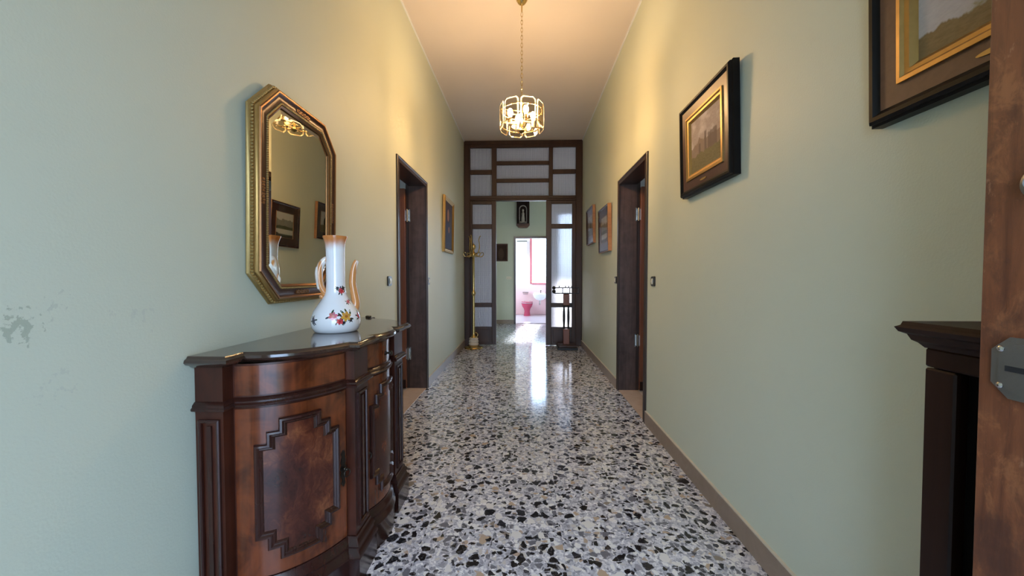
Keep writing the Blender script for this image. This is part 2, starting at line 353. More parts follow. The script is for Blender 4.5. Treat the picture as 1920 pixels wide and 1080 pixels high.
# ------------------------------------------------------------------ mesh helpers
class MB:
    def __init__(s): s.v = []; s.f = []; s.mi = []; s.ms = []
    def idx(s, mat):
        if mat not in s.ms: s.ms.append(mat)
        return s.ms.index(mat)
    def add(s, vs, fs, mat=None):
        b = len(s.v); s.v += [tuple(p) for p in vs]
        k = s.idx(mat) if mat else 0
        for f in fs: s.f.append([b+i for i in f]); s.mi.append(k)
        return s
    def box(s, a, b, mat=None):
        x0, y0, z0 = (min(p, q) for p, q in zip(a, b)); x1, y1, z1 = (max(p, q) for p, q in zip(a, b))
        return s.add([(x0,y0,z0),(x1,y0,z0),(x1,y1,z0),(x0,y1,z0),(x0,y0,z1),(x1,y0,z1),(x1,y1,z1),(x0,y1,z1)],
                     [(3,2,1,0),(4,5,6,7),(0,1,5,4),(1,2,6,5),(2,3,7,6),(3,0,4,7)], mat)
    def lathe(s, prof, c=(0,0,0), seg=32, mat=None, ax=2):
        vs = []; fs = []; n = len(prof)
        for i in range(seg):
            a = 2*PI*i/seg
            for r, h in prof:
                p = (r*math.cos(a), r*math.sin(a), h)
                if ax == 0: p = (h, r*math.cos(a), r*math.sin(a))
                if ax == 1: p = (r*math.cos(a), h, r*math.sin(a))
                vs.append((c[0]+p[0], c[1]+p[1], c[2]+p[2]))
        for i in range(seg):
            j = (i+1) % seg
            for k in range(n-1):
                fs.append((i*n+k, j*n+k, j*n+k+1, i*n+k+1))
        if prof[0][0] > 1e-6: fs.append([i*n for i in range(seg)][::-1])
        if prof[-1][0] > 1e-6: fs.append([i*n+n-1 for i in range(seg)])
        return s.add(vs, fs, mat)
    def tube(s, path, rad, seg=10, mat=None, closed=False):
        P_ = [Vector(p) for p in path]; n = len(P_)
        rads = rad if isinstance(rad, (list, tuple)) else [rad]*n
        vs = []; prev = None
        for i, p in enumerate(P_):
            if closed: t = P_[(i+1) % n] - P_[i-1]
            else: t = P_[min(i+1, n-1)] - P_[max(i-1, 0)]
            t.normalize()
            if prev is None:
                u = t.orthogonal().normalized()
            else:
                u = prev - t*prev.dot(t)
                u = u.normalized() if u.length > 1e-6 else t.orthogonal().normalized()
            prev = u; v = t.cross(u)
            for k in range(seg):
                a = 2*PI*k/seg; vs.append(p + (u*math.cos(a) + v*math.sin(a))*rads[i])
        fs = []
        for i in range(n if closed else n-1):
            j = (i+1) % n
            for k in range(seg):
                l = (k+1) % seg; fs.append((i*seg+k, i*seg+l, j*seg+l, j*seg+k))
        if not closed:
            fs.append(list(range(seg))[::-1]); fs.append([(n-1)*seg+k for k in range(seg)])
        return s.add(vs, fs, mat)
    def prism(s, poly, d0, d1, f3, mat=None):
        # poly of 2D points, extruded between d0 and d1, f3(x, y, d) -> 3D
        n = len(poly)
        vs = [f3(x, y, d0) for x, y in poly] + [f3(x, y, d1) for x, y in poly]
        fs = [list(range(n))[::-1], [n+i for i in range(n)]] + [(i, (i+1) % n, n+(i+1) % n, n+i) for i in range(n)]
        return s.add(vs, fs, mat)
    def ball(s, c, r, mat=None, seg=12, rings=8, sc=(1,1,1)):
        vs = [(c[0], c[1], c[2]-r*sc[2])]; fs = []
        for i in range(1, rings):
            t = -PI/2 + PI*i/rings
            for k in range(seg):
                a = 2*PI*k/seg
                vs.append((c[0]+r*sc[0]*math.cos(t)*math.cos(a), c[1]+r*sc[1]*math.cos(t)*math.sin(a), c[2]+r*sc[2]*math.sin(t)))
        vs.append((c[0], c[1], c[2]+r*sc[2])); top = len(vs)-1
        for k in range(seg):
            l = (k+1) % seg
            fs.append((0, 1+l, 1+k)); fs.append((top, top-seg+k, top-seg+l))
            for i in range(rings-2): fs.append((1+i*seg+k, 1+i*seg+l, 1+(i+1)*seg+l, 1+(i+1)*seg+k))
        return s.add(vs, fs, mat)
    def build(s, name, mat=None, parent=None, smooth=35, recalc=True, bevel=0):
        me = bpy.data.meshes.new(name); me.from_pydata(s.v, [], s.f)
        for m in (s.ms if s.ms else [mat]): me.materials.append(m)
        if s.ms: me.polygons.foreach_set('material_index', s.mi)
        if recalc or bevel:
            bm = bmesh.new(); bm.from_mesh(me)
            bmesh.ops.recalc_face_normals(bm, faces=bm.faces)
            if bevel:
                bmesh.ops.bevel(bm, geom=[e for e in bm.edges if len(e.link_faces) == 2 and e.calc_face_angle(0) > .6], offset=bevel, segments=1, affect='EDGES', clamp_overlap=True)
            bm.to_mesh(me); bm.free()
        if smooth:
            me.polygons.foreach_set('use_smooth', [True]*len(me.polygons)); me.set_sharp_from_angle(angle=math.radians(smooth))
        me.update()
        o = bpy.data.objects.new(name, me); COL.objects.link(o)
        if parent: o.parent = parent
        return o

def offset_path(path, t, closed=False):
    """miter offset of a 2D polyline to its left (rotate the tangent by +90 deg)"""
    n = len(path); out = []
    for i in range(n):
        p = path[i]
        def nrm(a, b):
            dx, dy = b[0]-a[0], b[1]-a[1]; l = math.hypot(dx, dy) or 1e-9
            return (-dy/l, dx/l)
        if closed: a = nrm(path[i-1], p); b = nrm(p, path[(i+1) % n])
        else:
            b = nrm(p, path[i+1]) if i < n-1 else nrm(path[i-1], p)
            a = nrm(path[i-1], p) if i > 0 else b
        mx, my = a[0]+b[0], a[1]+b[1]; k = 1 + a[0]*b[0] + a[1]*b[1]
        if k < .15: k = .15
        out.append((p[0] + mx/k*t, p[1] + my/k*t))
    return out

def sweep(mb, path, prof, f3, closed=False, mat=None, cap_last=False, inward=False):
    """prof: (offset, height); f3(x, y, h) -> 3D"""
    sg = -1 if inward else 1
    rows = [[f3(x, y, h) for x, y in offset_path(path, sg*t, closed)] for t, h in prof]
    n = len(path); vs = [p for r_ in rows for p in r_]; fs = []
    for k in range(len(prof)-1):
        for i in range(n if closed else n-1):
            j = (i+1) % n
            fs.append((k*n+i, k*n+j, (k+1)*n+j, (k+1)*n+i))
    if cap_last: fs.append([(len(prof)-1)*n+i for i in range(n)])
    mb.add(vs, fs, mat)

def frame_sweep(mb, poly, prof, mat=None, z0=0):
    """closed counter-clockwise polygon in local XY, prof (inset, height along +Z)"""
    sweep(mb, poly, prof, lambda x, y, h: (x, y, h+z0), True, mat)     # left of a ccw loop is inside

def rect(w_, h_, x0=None, y0=0):
    x0 = -w_/2 if x0 is None else x0
    return [(x0, y0), (x0+w_, y0), (x0+w_, y0+h_), (x0, y0+h_)]

def quad_uv(name, x0, y0, x1, y1, z, mat, parent):
    me = bpy.data.meshes.new(name); me.from_pydata([(x0,y0,z),(x1,y0,z),(x1,y1,z),(x0,y1,z),(x0,y0,z-.003),(x1,y0,z-.003),(x1,y1,z-.003),(x0,y1,z-.003)], [],
        [(0,1,2,3),(7,6,5,4),(0,4,5,1),(1,5,6,2),(2,6,7,3),(3,7,4,0)])
    uvl = me.uv_layers.new(name='UVMap')
    for lp in me.loops:
        v = me.vertices[lp.vertex_index].co; uvl.data[lp.index].uv = ((v.x-x0)/(x1-x0), (v.y-y0)/(y1-y0))
    me.materials.append(mat); o = bpy.data.objects.new(name, me); COL.objects.link(o); o.parent = parent; return o

def thing(name, label, cat, loc=(0,0,0), group=None, rot=None):
    o = bpy.data.objects.new(name, None); o.empty_display_size = .05; COL.objects.link(o)
    o.location = loc
    if rot: o.rotation_euler = rot
    o['label'] = label; o['category'] = cat
    if group: o['group'] = group
    return o
def tag(o, label, cat, group=None):
    o['label'] = label; o['category'] = cat
    if group: o['group'] = group
    return o
def structure(o, label=None):
    o['kind'] = 'structure'
    if label: o['label'] = label
    return o
def wall_rot(face, lean=0):
    """local x right, y up, z out of the wall"""
    if face == '-x': m = Matrix(((0,0,-1),(-1,0,0),(0,1,0)))
    elif face == '+x': m = Matrix(((0,0,1),(1,0,0),(0,1,0)))
    else: m = Matrix(((1,0,0),(0,0,-1),(0,1,0)))
    return (m @ Matrix.Rotation(lean, 3, 'X')).to_euler()

# ------------------------------------------------------------------ dimensions
XL, XR, H = -1.02, .957, 3.43
YB = -.45                     # inner face of the entrance wall
YP = 6.45                     # front of the glazed partition
YE = 9.5                      # end wall of the rear hall
WT = .19
D0, D1, DH = 3.03, 3.965, 2.13     # outer casing of the two side doorways
CW = .050
VX0, VX1 = -2.3, 2.1          # rear hall
FW = (.80, 1.75, .08, 2.75)   # unseen rear hall window, added for its daylight
BX0, BX1, BY1 = -1.0, .72, 11.85   # bathroom

# ------------------------------------------------------------------ shell
def wall_with_openings(name, mat, axis, a0, a1, t0, t1, z1, holes, label=None):
    """axis 'y': wall runs along y from a0 to a1, thickness x t0..t1; holes (b0,b1,z0,z1)"""
    mb = MB()
    def bx(p0, p1, z0, zz):
        if p1-p0 < 1e-4 or zz-z0 < 1e-4: return
        if axis == 'y': mb.box((t0, p0, z0), (t1, p1, zz))
        else: mb.box((p0, t0, z0), (p1, t1, zz))
    cur = a0
    for b0, b1, z0, zz in sorted(holes):
        bx(cur, b0, 0, z1); bx(b0, b1, 0, z0); bx(b0, b1, zz, z1); cur = b1
    bx(cur, a1, 0, z1)
    return structure(mb.build(name, mat, smooth=0), label)
hole = (D0+.02, D1-.02, 0, DH-.02)
wall_with_openings('wall_left', WALL_L, 'y', YB, 6.56, XL-WT, XL, H+.1, [hole])
wall_with_openings('wall_right', WALL, 'y', YB, 6.56, XR, XR+WT, H+.1, [hole])
EX0, EX1, EH = -.62, .66, 2.55
wall_with_openings('wall_front', WALL, 'x', XL-WT, XR+WT, YB-.65, YB, H+.1, [(EX0, EX1, 0, EH)])
BD0, BD1, BDH = -.27, .66, 2.16
wall_with_openings('wall_end', WALL, 'x', VX0-.2, VX1+.2, YE, YE+.12, H+.1, [(BD0+.025, BD1-.025, 0, BDH-.025), FW])
wall_with_openings('wall_vestibule_left', WALL, 'y', 6.37, YE, VX0-.2, VX0, H+.1, [])
wall_with_openings('wall_vestibule_right', WALL, 'y', 6.37, YE, VX1, VX1+.2, H+.1, [])
mb = MB(); mb.box((VX0, 6.37, 0), (XL-WT, 6.56, H+.1)); mb.box((XR+WT, 6.37, 0), (VX1, 6.56, H+.1)); structure(mb.build('wall_vestibule_near', WALL, smooth=0))
# side rooms
SRX0, SRX1 = -3.6, 3.6
for sd, nm in ((-1, 'left_room'), (1, 'right_room')):
    xi = XL-WT if sd < 0 else XR+WT; xo = SRX0 if sd < 0 else SRX1
    mb = MB()
    lo, hi = min(xi, xo), max(xi, xo)
    mb.box((lo, 1.9, 0), (hi, 1.8, 3.0)); mb.box((lo, 5.6, 0), (hi, 5.7, 3.0))
    # outer wall with a window hole
    xw0, xw1 = (xo-.15, xo) if sd < 0 else (xo, xo+.15)
    mb.box((xw0, 1.8, 0), (xw1, 2.5, 3.0)); mb.box((xw0, 3.7, 0), (xw1, 5.7, 3.0)); mb.box((xw0, 2.5, 0), (xw1, 3.7, 1.95)); mb.box((xw0, 2.5, 2.4), (xw1, 3.7, 3.0))
    mb.box((lo-.15 if sd < 0 else lo, 1.8, 3.0), (hi if sd < 0 else hi+.15, 5.7, 3.1))
    structure(mb.build('wall_'+nm, WHITE, smooth=0))
    mb = MB(); mb.box((lo, 1.8, -.12), (hi, 5.7, 0)); structure(mb.build('floor_'+nm, ROOMF, smooth=0))
    portal('daylight_portal_'+nm, (xo, 3.1, 2.175), (0, PI/2 * (-1 if sd < 0 else 1), 0), .45, 1.2)
# bathroom
WX0, WX1, WZ0, WZ1 = .19, .70, .97, 2.78
mb = MB()
mb.box((BX0-.1, YE+.12, 0), (BX0, 10.0, 3.0), BATHW); mb.box((BX0-.1, 11.6, 0), (BX0, BY1+.2, 3.0), BATHW); mb.box((BX0-.1, 10.0, 0), (BX0, 11.6, .9), BATHW); mb.box((BX0-.1, 10.0, 2.6), (BX0, 11.6, 3.0), BATHW)  # side wall with an unseen window opening, added to brighten the bathroom
mb.box((BX1, YE+.12, 0), (BX1+.1, BY1+.2, 3.0), BATHW)
mb.box((BX0-.1, YE+.12, 3.0), (BX1+.1, BY1+.2, 3.1), BATHW)
mb.box((BX0, BY1, .93), (WX0, BY1+.2, 3.0), BATHW); mb.box((WX1, BY1, .93), (BX1, BY1+.2, 3.0), BATHW)
mb.box((WX0, BY1, WZ1), (WX1, BY1+.2, 3.0), BATHW); mb.box((WX0, BY1, .93), (WX1, BY1+.2, WZ0), BATHW)
mb.box((BX0, BY1, 0), (BX1, BY1+.2, .93), PINKP)
structure(mb.build('wall_bathroom', None, smooth=0))
mb = MB(); mb.box((BX0, BY1-.02, .02), (BX1, BY1, .93)); structure(mb.build('trim_5', PINKP, smooth=0))
mb = MB(); mb.box((BX0-.1, YE+.06, -.12), (BX1+.1, BY1+.2, .0)); structure(mb.build('floor_bathroom', BATHF, smooth=0))
portal('daylight_portal_bathroom', ((WX0+WX1)/2, BY1+.1, (WZ0+WZ1)/2), (-PI/2, 0, 0), WX1-WX0, WZ1-WZ0)
portal('daylight_portal_added_side_window', (BX0-.05, 10.8, 1.75), (0, -PI/2, 0), 1.7, 1.6)
portal('daylight_portal_entrance', ((EX0+EX1)/2, YB-.62, EH/2), (PI/2, 0, 0), EX1-EX0, EH)
portal('daylight_portal_added_hall_window', ((FW[0]+FW[1])/2, YE+.14, (FW[2]+FW[3])/2), (-PI/2, 0, 0), FW[1]-FW[0], FW[3]-FW[2])
# ceilings
mb = MB(); mb.box((XL-WT, YB-.65, H), (XR+WT, YP+.06, H+.12)); structure(mb.build('ceiling', CEIL, smooth=0))
mb = MB(); mb.box((VX0-.2, YP+.06, H), (VX1+.2, YE+.12, H+.12)); structure(mb.build('ceiling_vestibule', CEIL, smooth=0))
# floor: terrazzo tiles on a bed
T = .307; X0T = -.142; Y0T = 1.722
YT1 = Y0T + T*15
mb = MB(); mb.box((XL-WT, YB-.65, -.15), (XR+WT, YT1, -.0012), GROUT); mb.box((VX0, YT1, -.15), (VX1, YE+.12, 0), TERR)
floor = structure(mb.build('floor', None, smooth=0), 'black and white terrazzo tile floor of the hall')
cache = {}
xs = [X0T + T*k for k in range(-4, 6)]; ys = [Y0T + T*k for k in range(-7, 16)]
for i in range(len(xs)-1):
    for j in range(len(ys)-1):
        x0, x1 = max(xs[i], XL), min(xs[i+1], XR); y0, y1 = max(ys[j], YB), ys[j+1]
        if x1-x0 < .02 or y1-y0 < .02: continue
        key = (round(x1-x0, 3), round(y1-y0, 3))
        if key not in cache:
            w_, h_ = x1-x0, y1-y0; g = .0004
            o = MB().box((g, g, -.02), (w_-g, h_-g, 0)).build('tile', TERR, floor, smooth=0, bevel=.0004); cache[key] = o.data
        else:
            o = bpy.data.objects.new('tile', cache[key]); COL.objects.link(o); o.parent = floor
        o.location = (x0, y0, 0)
# outside porch ground
mb = MB(); mb.box((-6, -8, -.2), (6, YB-.65, -.03)); structure(mb.build('floor_porch', GROUND, smooth=0))

# skirting
def skirt(name, a, b, axis, at, sgn):
    mb = MB(); t = .014
    if axis == 'y': mb.box((at, a, 0), (at+sgn*t, b, .098), SKIRT); mb.box((at, a, .098), (at+sgn*t*.9, b, .103), SKIRT_EDGE)
    else: mb.box((a, at, 0), (b, at+sgn*t, .098), SKIRT); mb.box((a, at, .098), (b, at+sgn*t*.9, .103), SKIRT_EDGE)
    return structure(mb.build(name, None, smooth=0))
skirt('baseboard_left', YB, D0, 'y', XL, 1); skirt('baseboard_left_far', D1, YP-.01, 'y', XL, 1)
skirt('baseboard_right', YB, D0, 'y', XR, -1); skirt('baseboard_right_far', D1, YP-.01, 'y', XR, -1)
skirt('baseboard_end', VX0, BD0, 'x', YE, -1)
# pale bead where the walls meet the ceiling
for k, (x, s_) in enumerate(((XL, 1), (XR, -1))):
    mb = MB(); mb.box((x, YB, H-.014), (x+s_*.012, YP, H)); structure(mb.build('trim_%d' % (k+1), WHITE, smooth=0))

# ------------------------------------------------------------------ side doorways
def doorway(idx, sd, label):
    root = bpy.data.objects.new('door_%d' % idx, None); COL.objects.link(root); structure(root, label)
    xw = XL if sd < 0 else XR
    root.location = (xw, (D0+D1)/2, 0)
    def L(x, y, z): return (x*sd, y-(D0+D1)/2, z)       # x grows into the side room
    # casing on the hall side: swept moulding round three sides
    path = [(D0, 0), (D0, DH), (D1, DH), (D1, 0)]         # right of this path is inside
    mb = MB()
    prof = [(0, 0), (0, .012), (.005, .016), (.013, .016), (.018, .011), (.034, .010), (.040, .013), (CW, .013), (CW, 0)]
    sweep(mb, path, prof, lambda y, z, h: L(-h, y, z), False, None, inward=True)
    mb.build('casing', WALNUT, root)
    # jamb lining
    i0, i1, iz = D0+CW-.006, D1-CW+.006, DH-CW+.006
    mb = MB(); mb.box(L(-.01, i1, 0), L(WT-.02, i1+.034, iz)); mb.build('jamb', JAMB, root, smooth=0)
    mb = MB(); mb.box(L(-.01, i0-.034, 0), L(WT-.02, i0, iz)); mb.build('jamb', JAMB, root, smooth=0)
    mb = MB(); mb.box(L(-.01, i0-.034, iz), L(WT-.02, i1+.034, iz+.034)); mb.build('head_lining', WALNUT, root, smooth=0)
    mb = MB(); mb.box(L(-.0, i0, -.03), L(WT, i1, .004)); mb.build('threshold', THRESH, root, smooth=0)
    mb = MB(); mb.box(L(WT-.02, i1+.012, 0), L(WT+.016, i1+.05, iz+.03)); mb.build('dark_gap_strip', WALNUT, root, smooth=0)  # dark strip standing in for the shadow gap between jamb and leaf
    # leaf folded back into the room, hinged at the far jamb
    x0 = WT+.012; yl = i1-.035; lw = .80
    mb = MB(); mb.box(L(x0, yl, .012), L(x0+lw, yl+.04, iz-.03)); leaf = mb.build('door_leaf', REDWOOD, root, smooth=0, bevel=.002)
    mb = MB()
    mb.box(L(x0+.001, yl-.006, .012), L(x0+lw, yl, .10)); mb.build('bottom_rail', CAB, leaf, smooth=0)
    for z in ((1.72, .30) if sd < 0 else (1.72, .45)):
        mb = MB(); mb.box(L(WT-.035, i1-.004, z), L(WT-.020, i1, z+.13)); mb.lathe([(.008, 0), (.008, .13)], L(WT-.006, i1-.012, z), 10)
        mb.box(L(WT-.022, i1-.016, z+.01), L(x0+.012, i1-.009, z+.12))
        mb.build('hinge', CHROME, root)
doorway(1, -1, 'open doorway in the left wall with a red brown door leaf')
doorway(2, 1, 'open doorway in the right wall with a red brown door leaf')

# bathroom doorway casing
root = bpy.data.objects.new('door_3', None); COL.objects.link(root); root.location = ((BD0+BD1)/2, YE, 0); structure(root, 'bright bathroom doorway at the far end')
mb = MB(); cx = (BD0+BD1)/2
sweep(mb, [(BD0-cx, 0), (BD0-cx, BDH), (BD1-cx, BDH), (BD1-cx, 0)], [(0, 0), (0, .02), (.045, .016), (.045, -.12)], lambda x, z, h: (x, -h, z), False, None, inward=True)
mb.build('casing', WALNUT, root)

# ------------------------------------------------------------------ entrance leaf at the right edge of the frame
LX, LY1 = .63, .552
root = bpy.data.objects.new('door_4', None); COL.objects.link(root); root.location = (LX, -.40, 0); structure(root, 'worn red brown entrance door leaf standing open at the right')
mb = MB(); mb.box((0, 0, .012), (.042, LY1+.40, 2.42)); leaf = mb.build('door_leaf', DOORW, root, smooth=0, bevel=.002)
py, pz = .487+.40, 1.0355
mb = MB(); oc = [(-.028,-.040),(.028,-.040),(.047,-.022),(.047,.022),(.028,.040),(-.028,.040),(-.047,.022),(-.047,-.022)]
mb.prism(oc, -.004, 0, lambda a, b, d: (d, py+a, pz+b), STEEL)
mb.prism([(a*.8, b*.8) for a, b in oc], -.006, -.004, lambda a, b, d: (d, py+a, pz+b), STEEL)
lp = mb.build('lock_plate', None, root, smooth=30)
mb = MB(); mb.box((-.0068, py-.026, pz-.004), (-.0058, py+.030, pz+.003)); mb.build('keyhole', DARKH, lp, smooth=0)
for a, b in ((.036, -.024), (-.036, -.024), (.036, .024), (-.036, .024)):
    mb = MB(); mb.ball((-.0055, py+a, pz+b), .0042, None, 10, 6, (.6, 1, 1)); mb.build('screw', CHROME, lp)
mb = MB(); mb.lathe([(.0, 0), (.021, 0), (.021, -.004), (.018, -.007), (.013, -.008), (.013, -.013), (.010, -.014), (.009, -.010), (.0, -.010)], (0, .490+.40, 1.270), 28, None, 0)
mb.build('knob', STEEL, root)

# ------------------------------------------------------------------ glazed partition
root = thing('glazed_partition', 'dark wooden partition with reeded glass panes across the far end of the hall', 'partition', ((XL+XR)/2, YP, 0))
ox = (XL+XR)/2
def PB(x0, x1, z0, z1, y0=0, y1=.07, name=None, par=None, mat=SCREENW, bev=.004):
    mb = MB(); mb.box((x0-ox, y0, z0), (x1-ox, y1, z1)); return mb.build(name, mat, par or root, smooth=0, bevel=bev)
xa, xb, xc, xd = -.553, -.473, .400, .466
xl_, xr_ = -.937, .866
PB(XL, xl_+.02, 0, H, 0, .09, 'post'); PB(xr_-.02, XR, 0, H, 0, .09, 'post')
PB(XL+.012, xl_+.006, 0, H-.02, -.012, .001, 'post_moulding'); PB(xr_-.006, XR-.012, 0, H-.02, -.012, .001, 'post_moulding')
PB(xl_+.02, xr_-.02, 3.315, H, 0, .09, 'top_rail'); PB(XL+.012, XR-.012, 3.36, H-.005, -.015, .0, 'top_moulding')
PB(xl_+.02, xr_-.02, 2.435, 2.515, -.004, .088, 'transom')
PB(xl_+.02, xr_-.02, 2.462, 2.490, -.020, -.004, 'transom_moulding')
PB(xa, xb, 2.515, 3.315, .004, .086, 'mullion'); PB(xc, xd, 2.515, 3.315, .004, .086, 'mullion')
PB(xl_+.02, xa, 2.875, 2.95, .006, .08, 'glazing_bar'); PB(xd, xr_-.02, 2.875, 2.95, .006, .08, 'glazing_bar')
PB(xb, xc, 3.030, 3.092, .006, .08, 'glazing_bar'); PB(xb, xc, 2.738, 2.800, .006, .08, 'glazing_bar')
def pane(x0, x1, z0, z1, par=None): return PB(x0-.004, x1+.004, z0-.004, z1+.004, .040, .046, 'pane', par, REED, 0)
for z0, z1 in ((2.95, 3.315), (2.515, 2.875)):
    pane(xl_+.02, xa, z0, z1); pane(xd, xr_-.02, z0, z1)
for z0, z1 in ((3.092, 3.315), (2.800, 3.030), (2.515, 2.738)): pane(xb, xc, z0, z1)
for (l0, l1, g0, g1) in ((xl_+.02, -.483, -.880, -.556), (.356, xr_-.02, .445, .788)):
    lf = PB(l0, g0, .01, 2.435, .012, .058, 'side_leaf')
    PB(g1, l1, .01, 2.435, .012, .058, 'stile', lf)
    for z0, z1 in ((.01, .316), (.649, .722), (1.968, 2.047), (2.378, 2.435)): PB(g0, g1, z0, z1, .014, .056, 'rail', lf)
    PB(g0+.03, g1-.03, .06, .27, .006, .014, 'kick_panel', lf)
    for z0, z1 in ((.316, .649), (.722, 1.968), (2.047, 2.378)): pane(g0, g1, z0, z1, lf)

# ------------------------------------------------------------------ rear hall and bathroom
root = thing('framed_picture', 'small dark framed picture on the far end wall left of the bathroom doorway', 'picture', (-.575, YE, 1.55), rot=wall_rot('-y'))
mb = MB(); frame_sweep(mb, rect(.31, .43), [(0, 0), (0, .02), (.01, .026), (.03, .016), (.034, .010)]); mb.build('frame', BROWNF, root)
quad_uv('painting', -.125, .03, .125, .40, .012, M_landscape('painting_dark', 'dark'), root)

root = thing('wall_shrine', 'dark wooden wall shrine with pale figure above the bathroom doorway', 'shrine', (-.045, YE, 2.36), rot=wall_rot('-y'))
mb = MB(); mb.prism([(-.155, .06), (-.08, 0), (.08, 0), (.155, .06), (.155, .70), (-.155, .70)], 0, .03, lambda a, b, d: (a, b, d)); mb.build('back_board', CAB, root, smooth=0)
mb = MB(); mb.box((-.17, .66, 0), (.17, .72, .13)); mb.box((-.155, .72, 0), (.155, .76, .11)); mb.box((-.12, .76, 0), (.12, .80, .09)); mb.build('cornice', CAB, root, smooth=0, bevel=.005)
mb = MB(); mb.box((-.155, .06, .03), (-.115, .66, .11)); mb.build('side_post', CAB, root, smooth=0, bevel=.004)
mb = MB(); mb.box((.115, .06, .03), (.155, .66, .11)); mb.build('side_post', CAB, root, smooth=0, bevel=.004)
mb = MB(); mb.prism([(-.16, .06), (-.10, .0), (.10, .0), (.16, .06), (.16, .10), (-.16, .10)], .03, .14, lambda a, b, d: (a, b, d)); mb.build('shelf', BROWNF, root, smooth=0)
arch = [(-.085, .13)] + [(-.085*math.cos(a), .46+.085*math.sin(a)) for a in [i*PI/12 for i in range(13)]] + [(.085, .13)]
mb = MB(); frame_sweep(mb, arch[::-1], [(-.012, .03), (-.012, .06), (.004, .06), (.008, .03)]); mb.build('arch', STATUE, root)
mb = MB(); mb.lathe([(0, 0), (.05, 0), (.046, .08), (.034, .16), (.038, .21), (.020, .245), (.012, .255), (.024, .275), (.025, .30), (.015, .32), (0, .325)], (0, .14, .055), 16, None, 1)
mb.build('figure', STATUE, root)
mb = MB()
for i in range(14): mb.ball((-.075+.0115*i, .135+.02*random.random(), .085+.02*random.random()), .012, None, 8, 5)
o = mb.build('flowers', STATUE, root); o['kind'] = 'stuff'

def switch(label, loc, face, plate, keys, group=None, w_=.078, h_=.074):
    root = thing('light_switch', label, 'switch', loc, rot=wall_rot(face))
    r_ = .012; P_ = []
    for cx_, cy_, a0 in ((w_/2-r_, r_-h_/2, -90), (w_/2-r_, h_/2-r_, 0), (r_-w_/2, h_/2-r_, 90), (r_-w_/2, r_-h_/2, 180)):
        for k in range(5):
            a = math.radians(a0+22.5*k); P_.append((cx_+r_*math.cos(a), cy_+r_*math.sin(a)))
    mb = MB(); mb.prism(P_, 0, .007, lambda a, b, d: (a, b, d)); mb.prism([(x*.92, y*.92) for x, y in P_], .007, .011, lambda a, b, d: (a, b, d)); mb.build('plate', plate, root, smooth=30)
    for kx in keys:
        mb = MB(); mb.box((kx-.011, -.021, .011), (kx+.011, .021, .014)); mb.add([(kx-.011,-.021,.014),(kx+.011,-.021,.014),(kx+.011,.021,.014),(kx-.011,.021,.014),(kx-.011,-.0,.018),(kx+.011,0,.018)], [(0,1,5,4),(4,5,2,3),(0,4,3),(1,2,5)])
        mb.build('key', CREAMP, root, smooth=0)
switch('black light switch with pale key on the left wall before the doorway above the sideboard', (XL, 2.85, 1.125), '+x', BLACKP, (.0,))
switch('light switch half hidden past the left doorway near the gilt icon', (XL, 4.02, 1.113), '+x', BLACKP, (.0,))
switch('light switch half hidden beyond the right doorway under the two glazed pictures', (XR, 4.06, 1.125), '-x', BLACKP, (.0,))
switch('black light switch with pale key on the right wall before the doorway', (XR, 2.885, 1.123), '-x', BLACKP, (.0,))
switch('cream double light switch on the far wall beside the bathroom doorway', (-.395, YE, 1.14), '-y', CREAMP, (-.03, .03), w_=.13)

# unseen tall window, added to brighten the panes of the partition's right leaf
fw = bpy.data.objects.new('added_window_2', None); COL.objects.link(fw); fw.location = ((FW[0]+FW[1])/2, YE, FW[2]); structure(fw, 'unseen tall window added behind the right leaf to brighten its panes')
fx, fh = (FW[1]-FW[0])/2, FW[3]-FW[2]
for x0, x1, z0, z1 in ((-fx, -fx+.05, 0, fh), (fx-.05, fx, 0, fh), (-.03, .03, .05, fh-.05), (-fx+.05, fx-.05, 0, .05), (-fx+.05, fx-.05, fh-.05, fh)):
    mb = MB(); mb.box((x0, .02, z0), (x1, .07, z1)); mb.build('window_frame', WALNUT, fw, smooth=0)
for x0, x1 in ((-fx+.05, -.03), (.03, fx-.05)):
    mb = MB(); mb.box((x0, .04, .05), (x1, .045, fh-.05)); mb.build('pane', M_clear('added_window_glass', (.96, .98, .98)), fw, smooth=0)
# bathroom window
wr = bpy.data.objects.new('window_1', None); COL.objects.link(wr); wr.location = ((WX0+WX1)/2, BY1, WZ0); structure(wr, 'bright bathroom window with pink frame')
wx = (WX1-WX0)/2; wh = WZ1-WZ0
mb = MB(); mb.box((-wx-.03, -.03, -.02), (-wx+.035, .05, wh+.03)); mb.build('frame_stile', PINKF, wr, smooth=0, bevel=.004)
mb = MB(); mb.box((wx-.035, -.03, -.02), (wx+.03, .05, wh+.03)); mb.build('frame_stile', PINKF, wr, smooth=0, bevel=.004)
mb = MB(); mb.box((-wx+.035, -.03, wh-.03), (wx-.035, .05, wh+.03)); mb.build('frame_rail', PINKF, wr, smooth=0, bevel=.004)
mb = MB(); mb.box((-wx+.035, -.06, -.03), (wx+.02, .05, .012)); mb.build('sill', PINKF, wr, smooth=0, bevel=.004)
mb = MB(); mb.box((-wx+.03, .02, .01), (wx-.03, .026, wh-.02)); mb.build('pane', M_clear('window_glass', (.96, .98, .98)), wr, smooth=0)
mb = MB(); mb.ball((-wx+.015, -.05, .05), .018); mb.lathe([(.006, -.05), (.006, -.02)], (-wx+.015, 0, .05), 8, None, 1); mb.build('catch_knob', BRASS, wr)

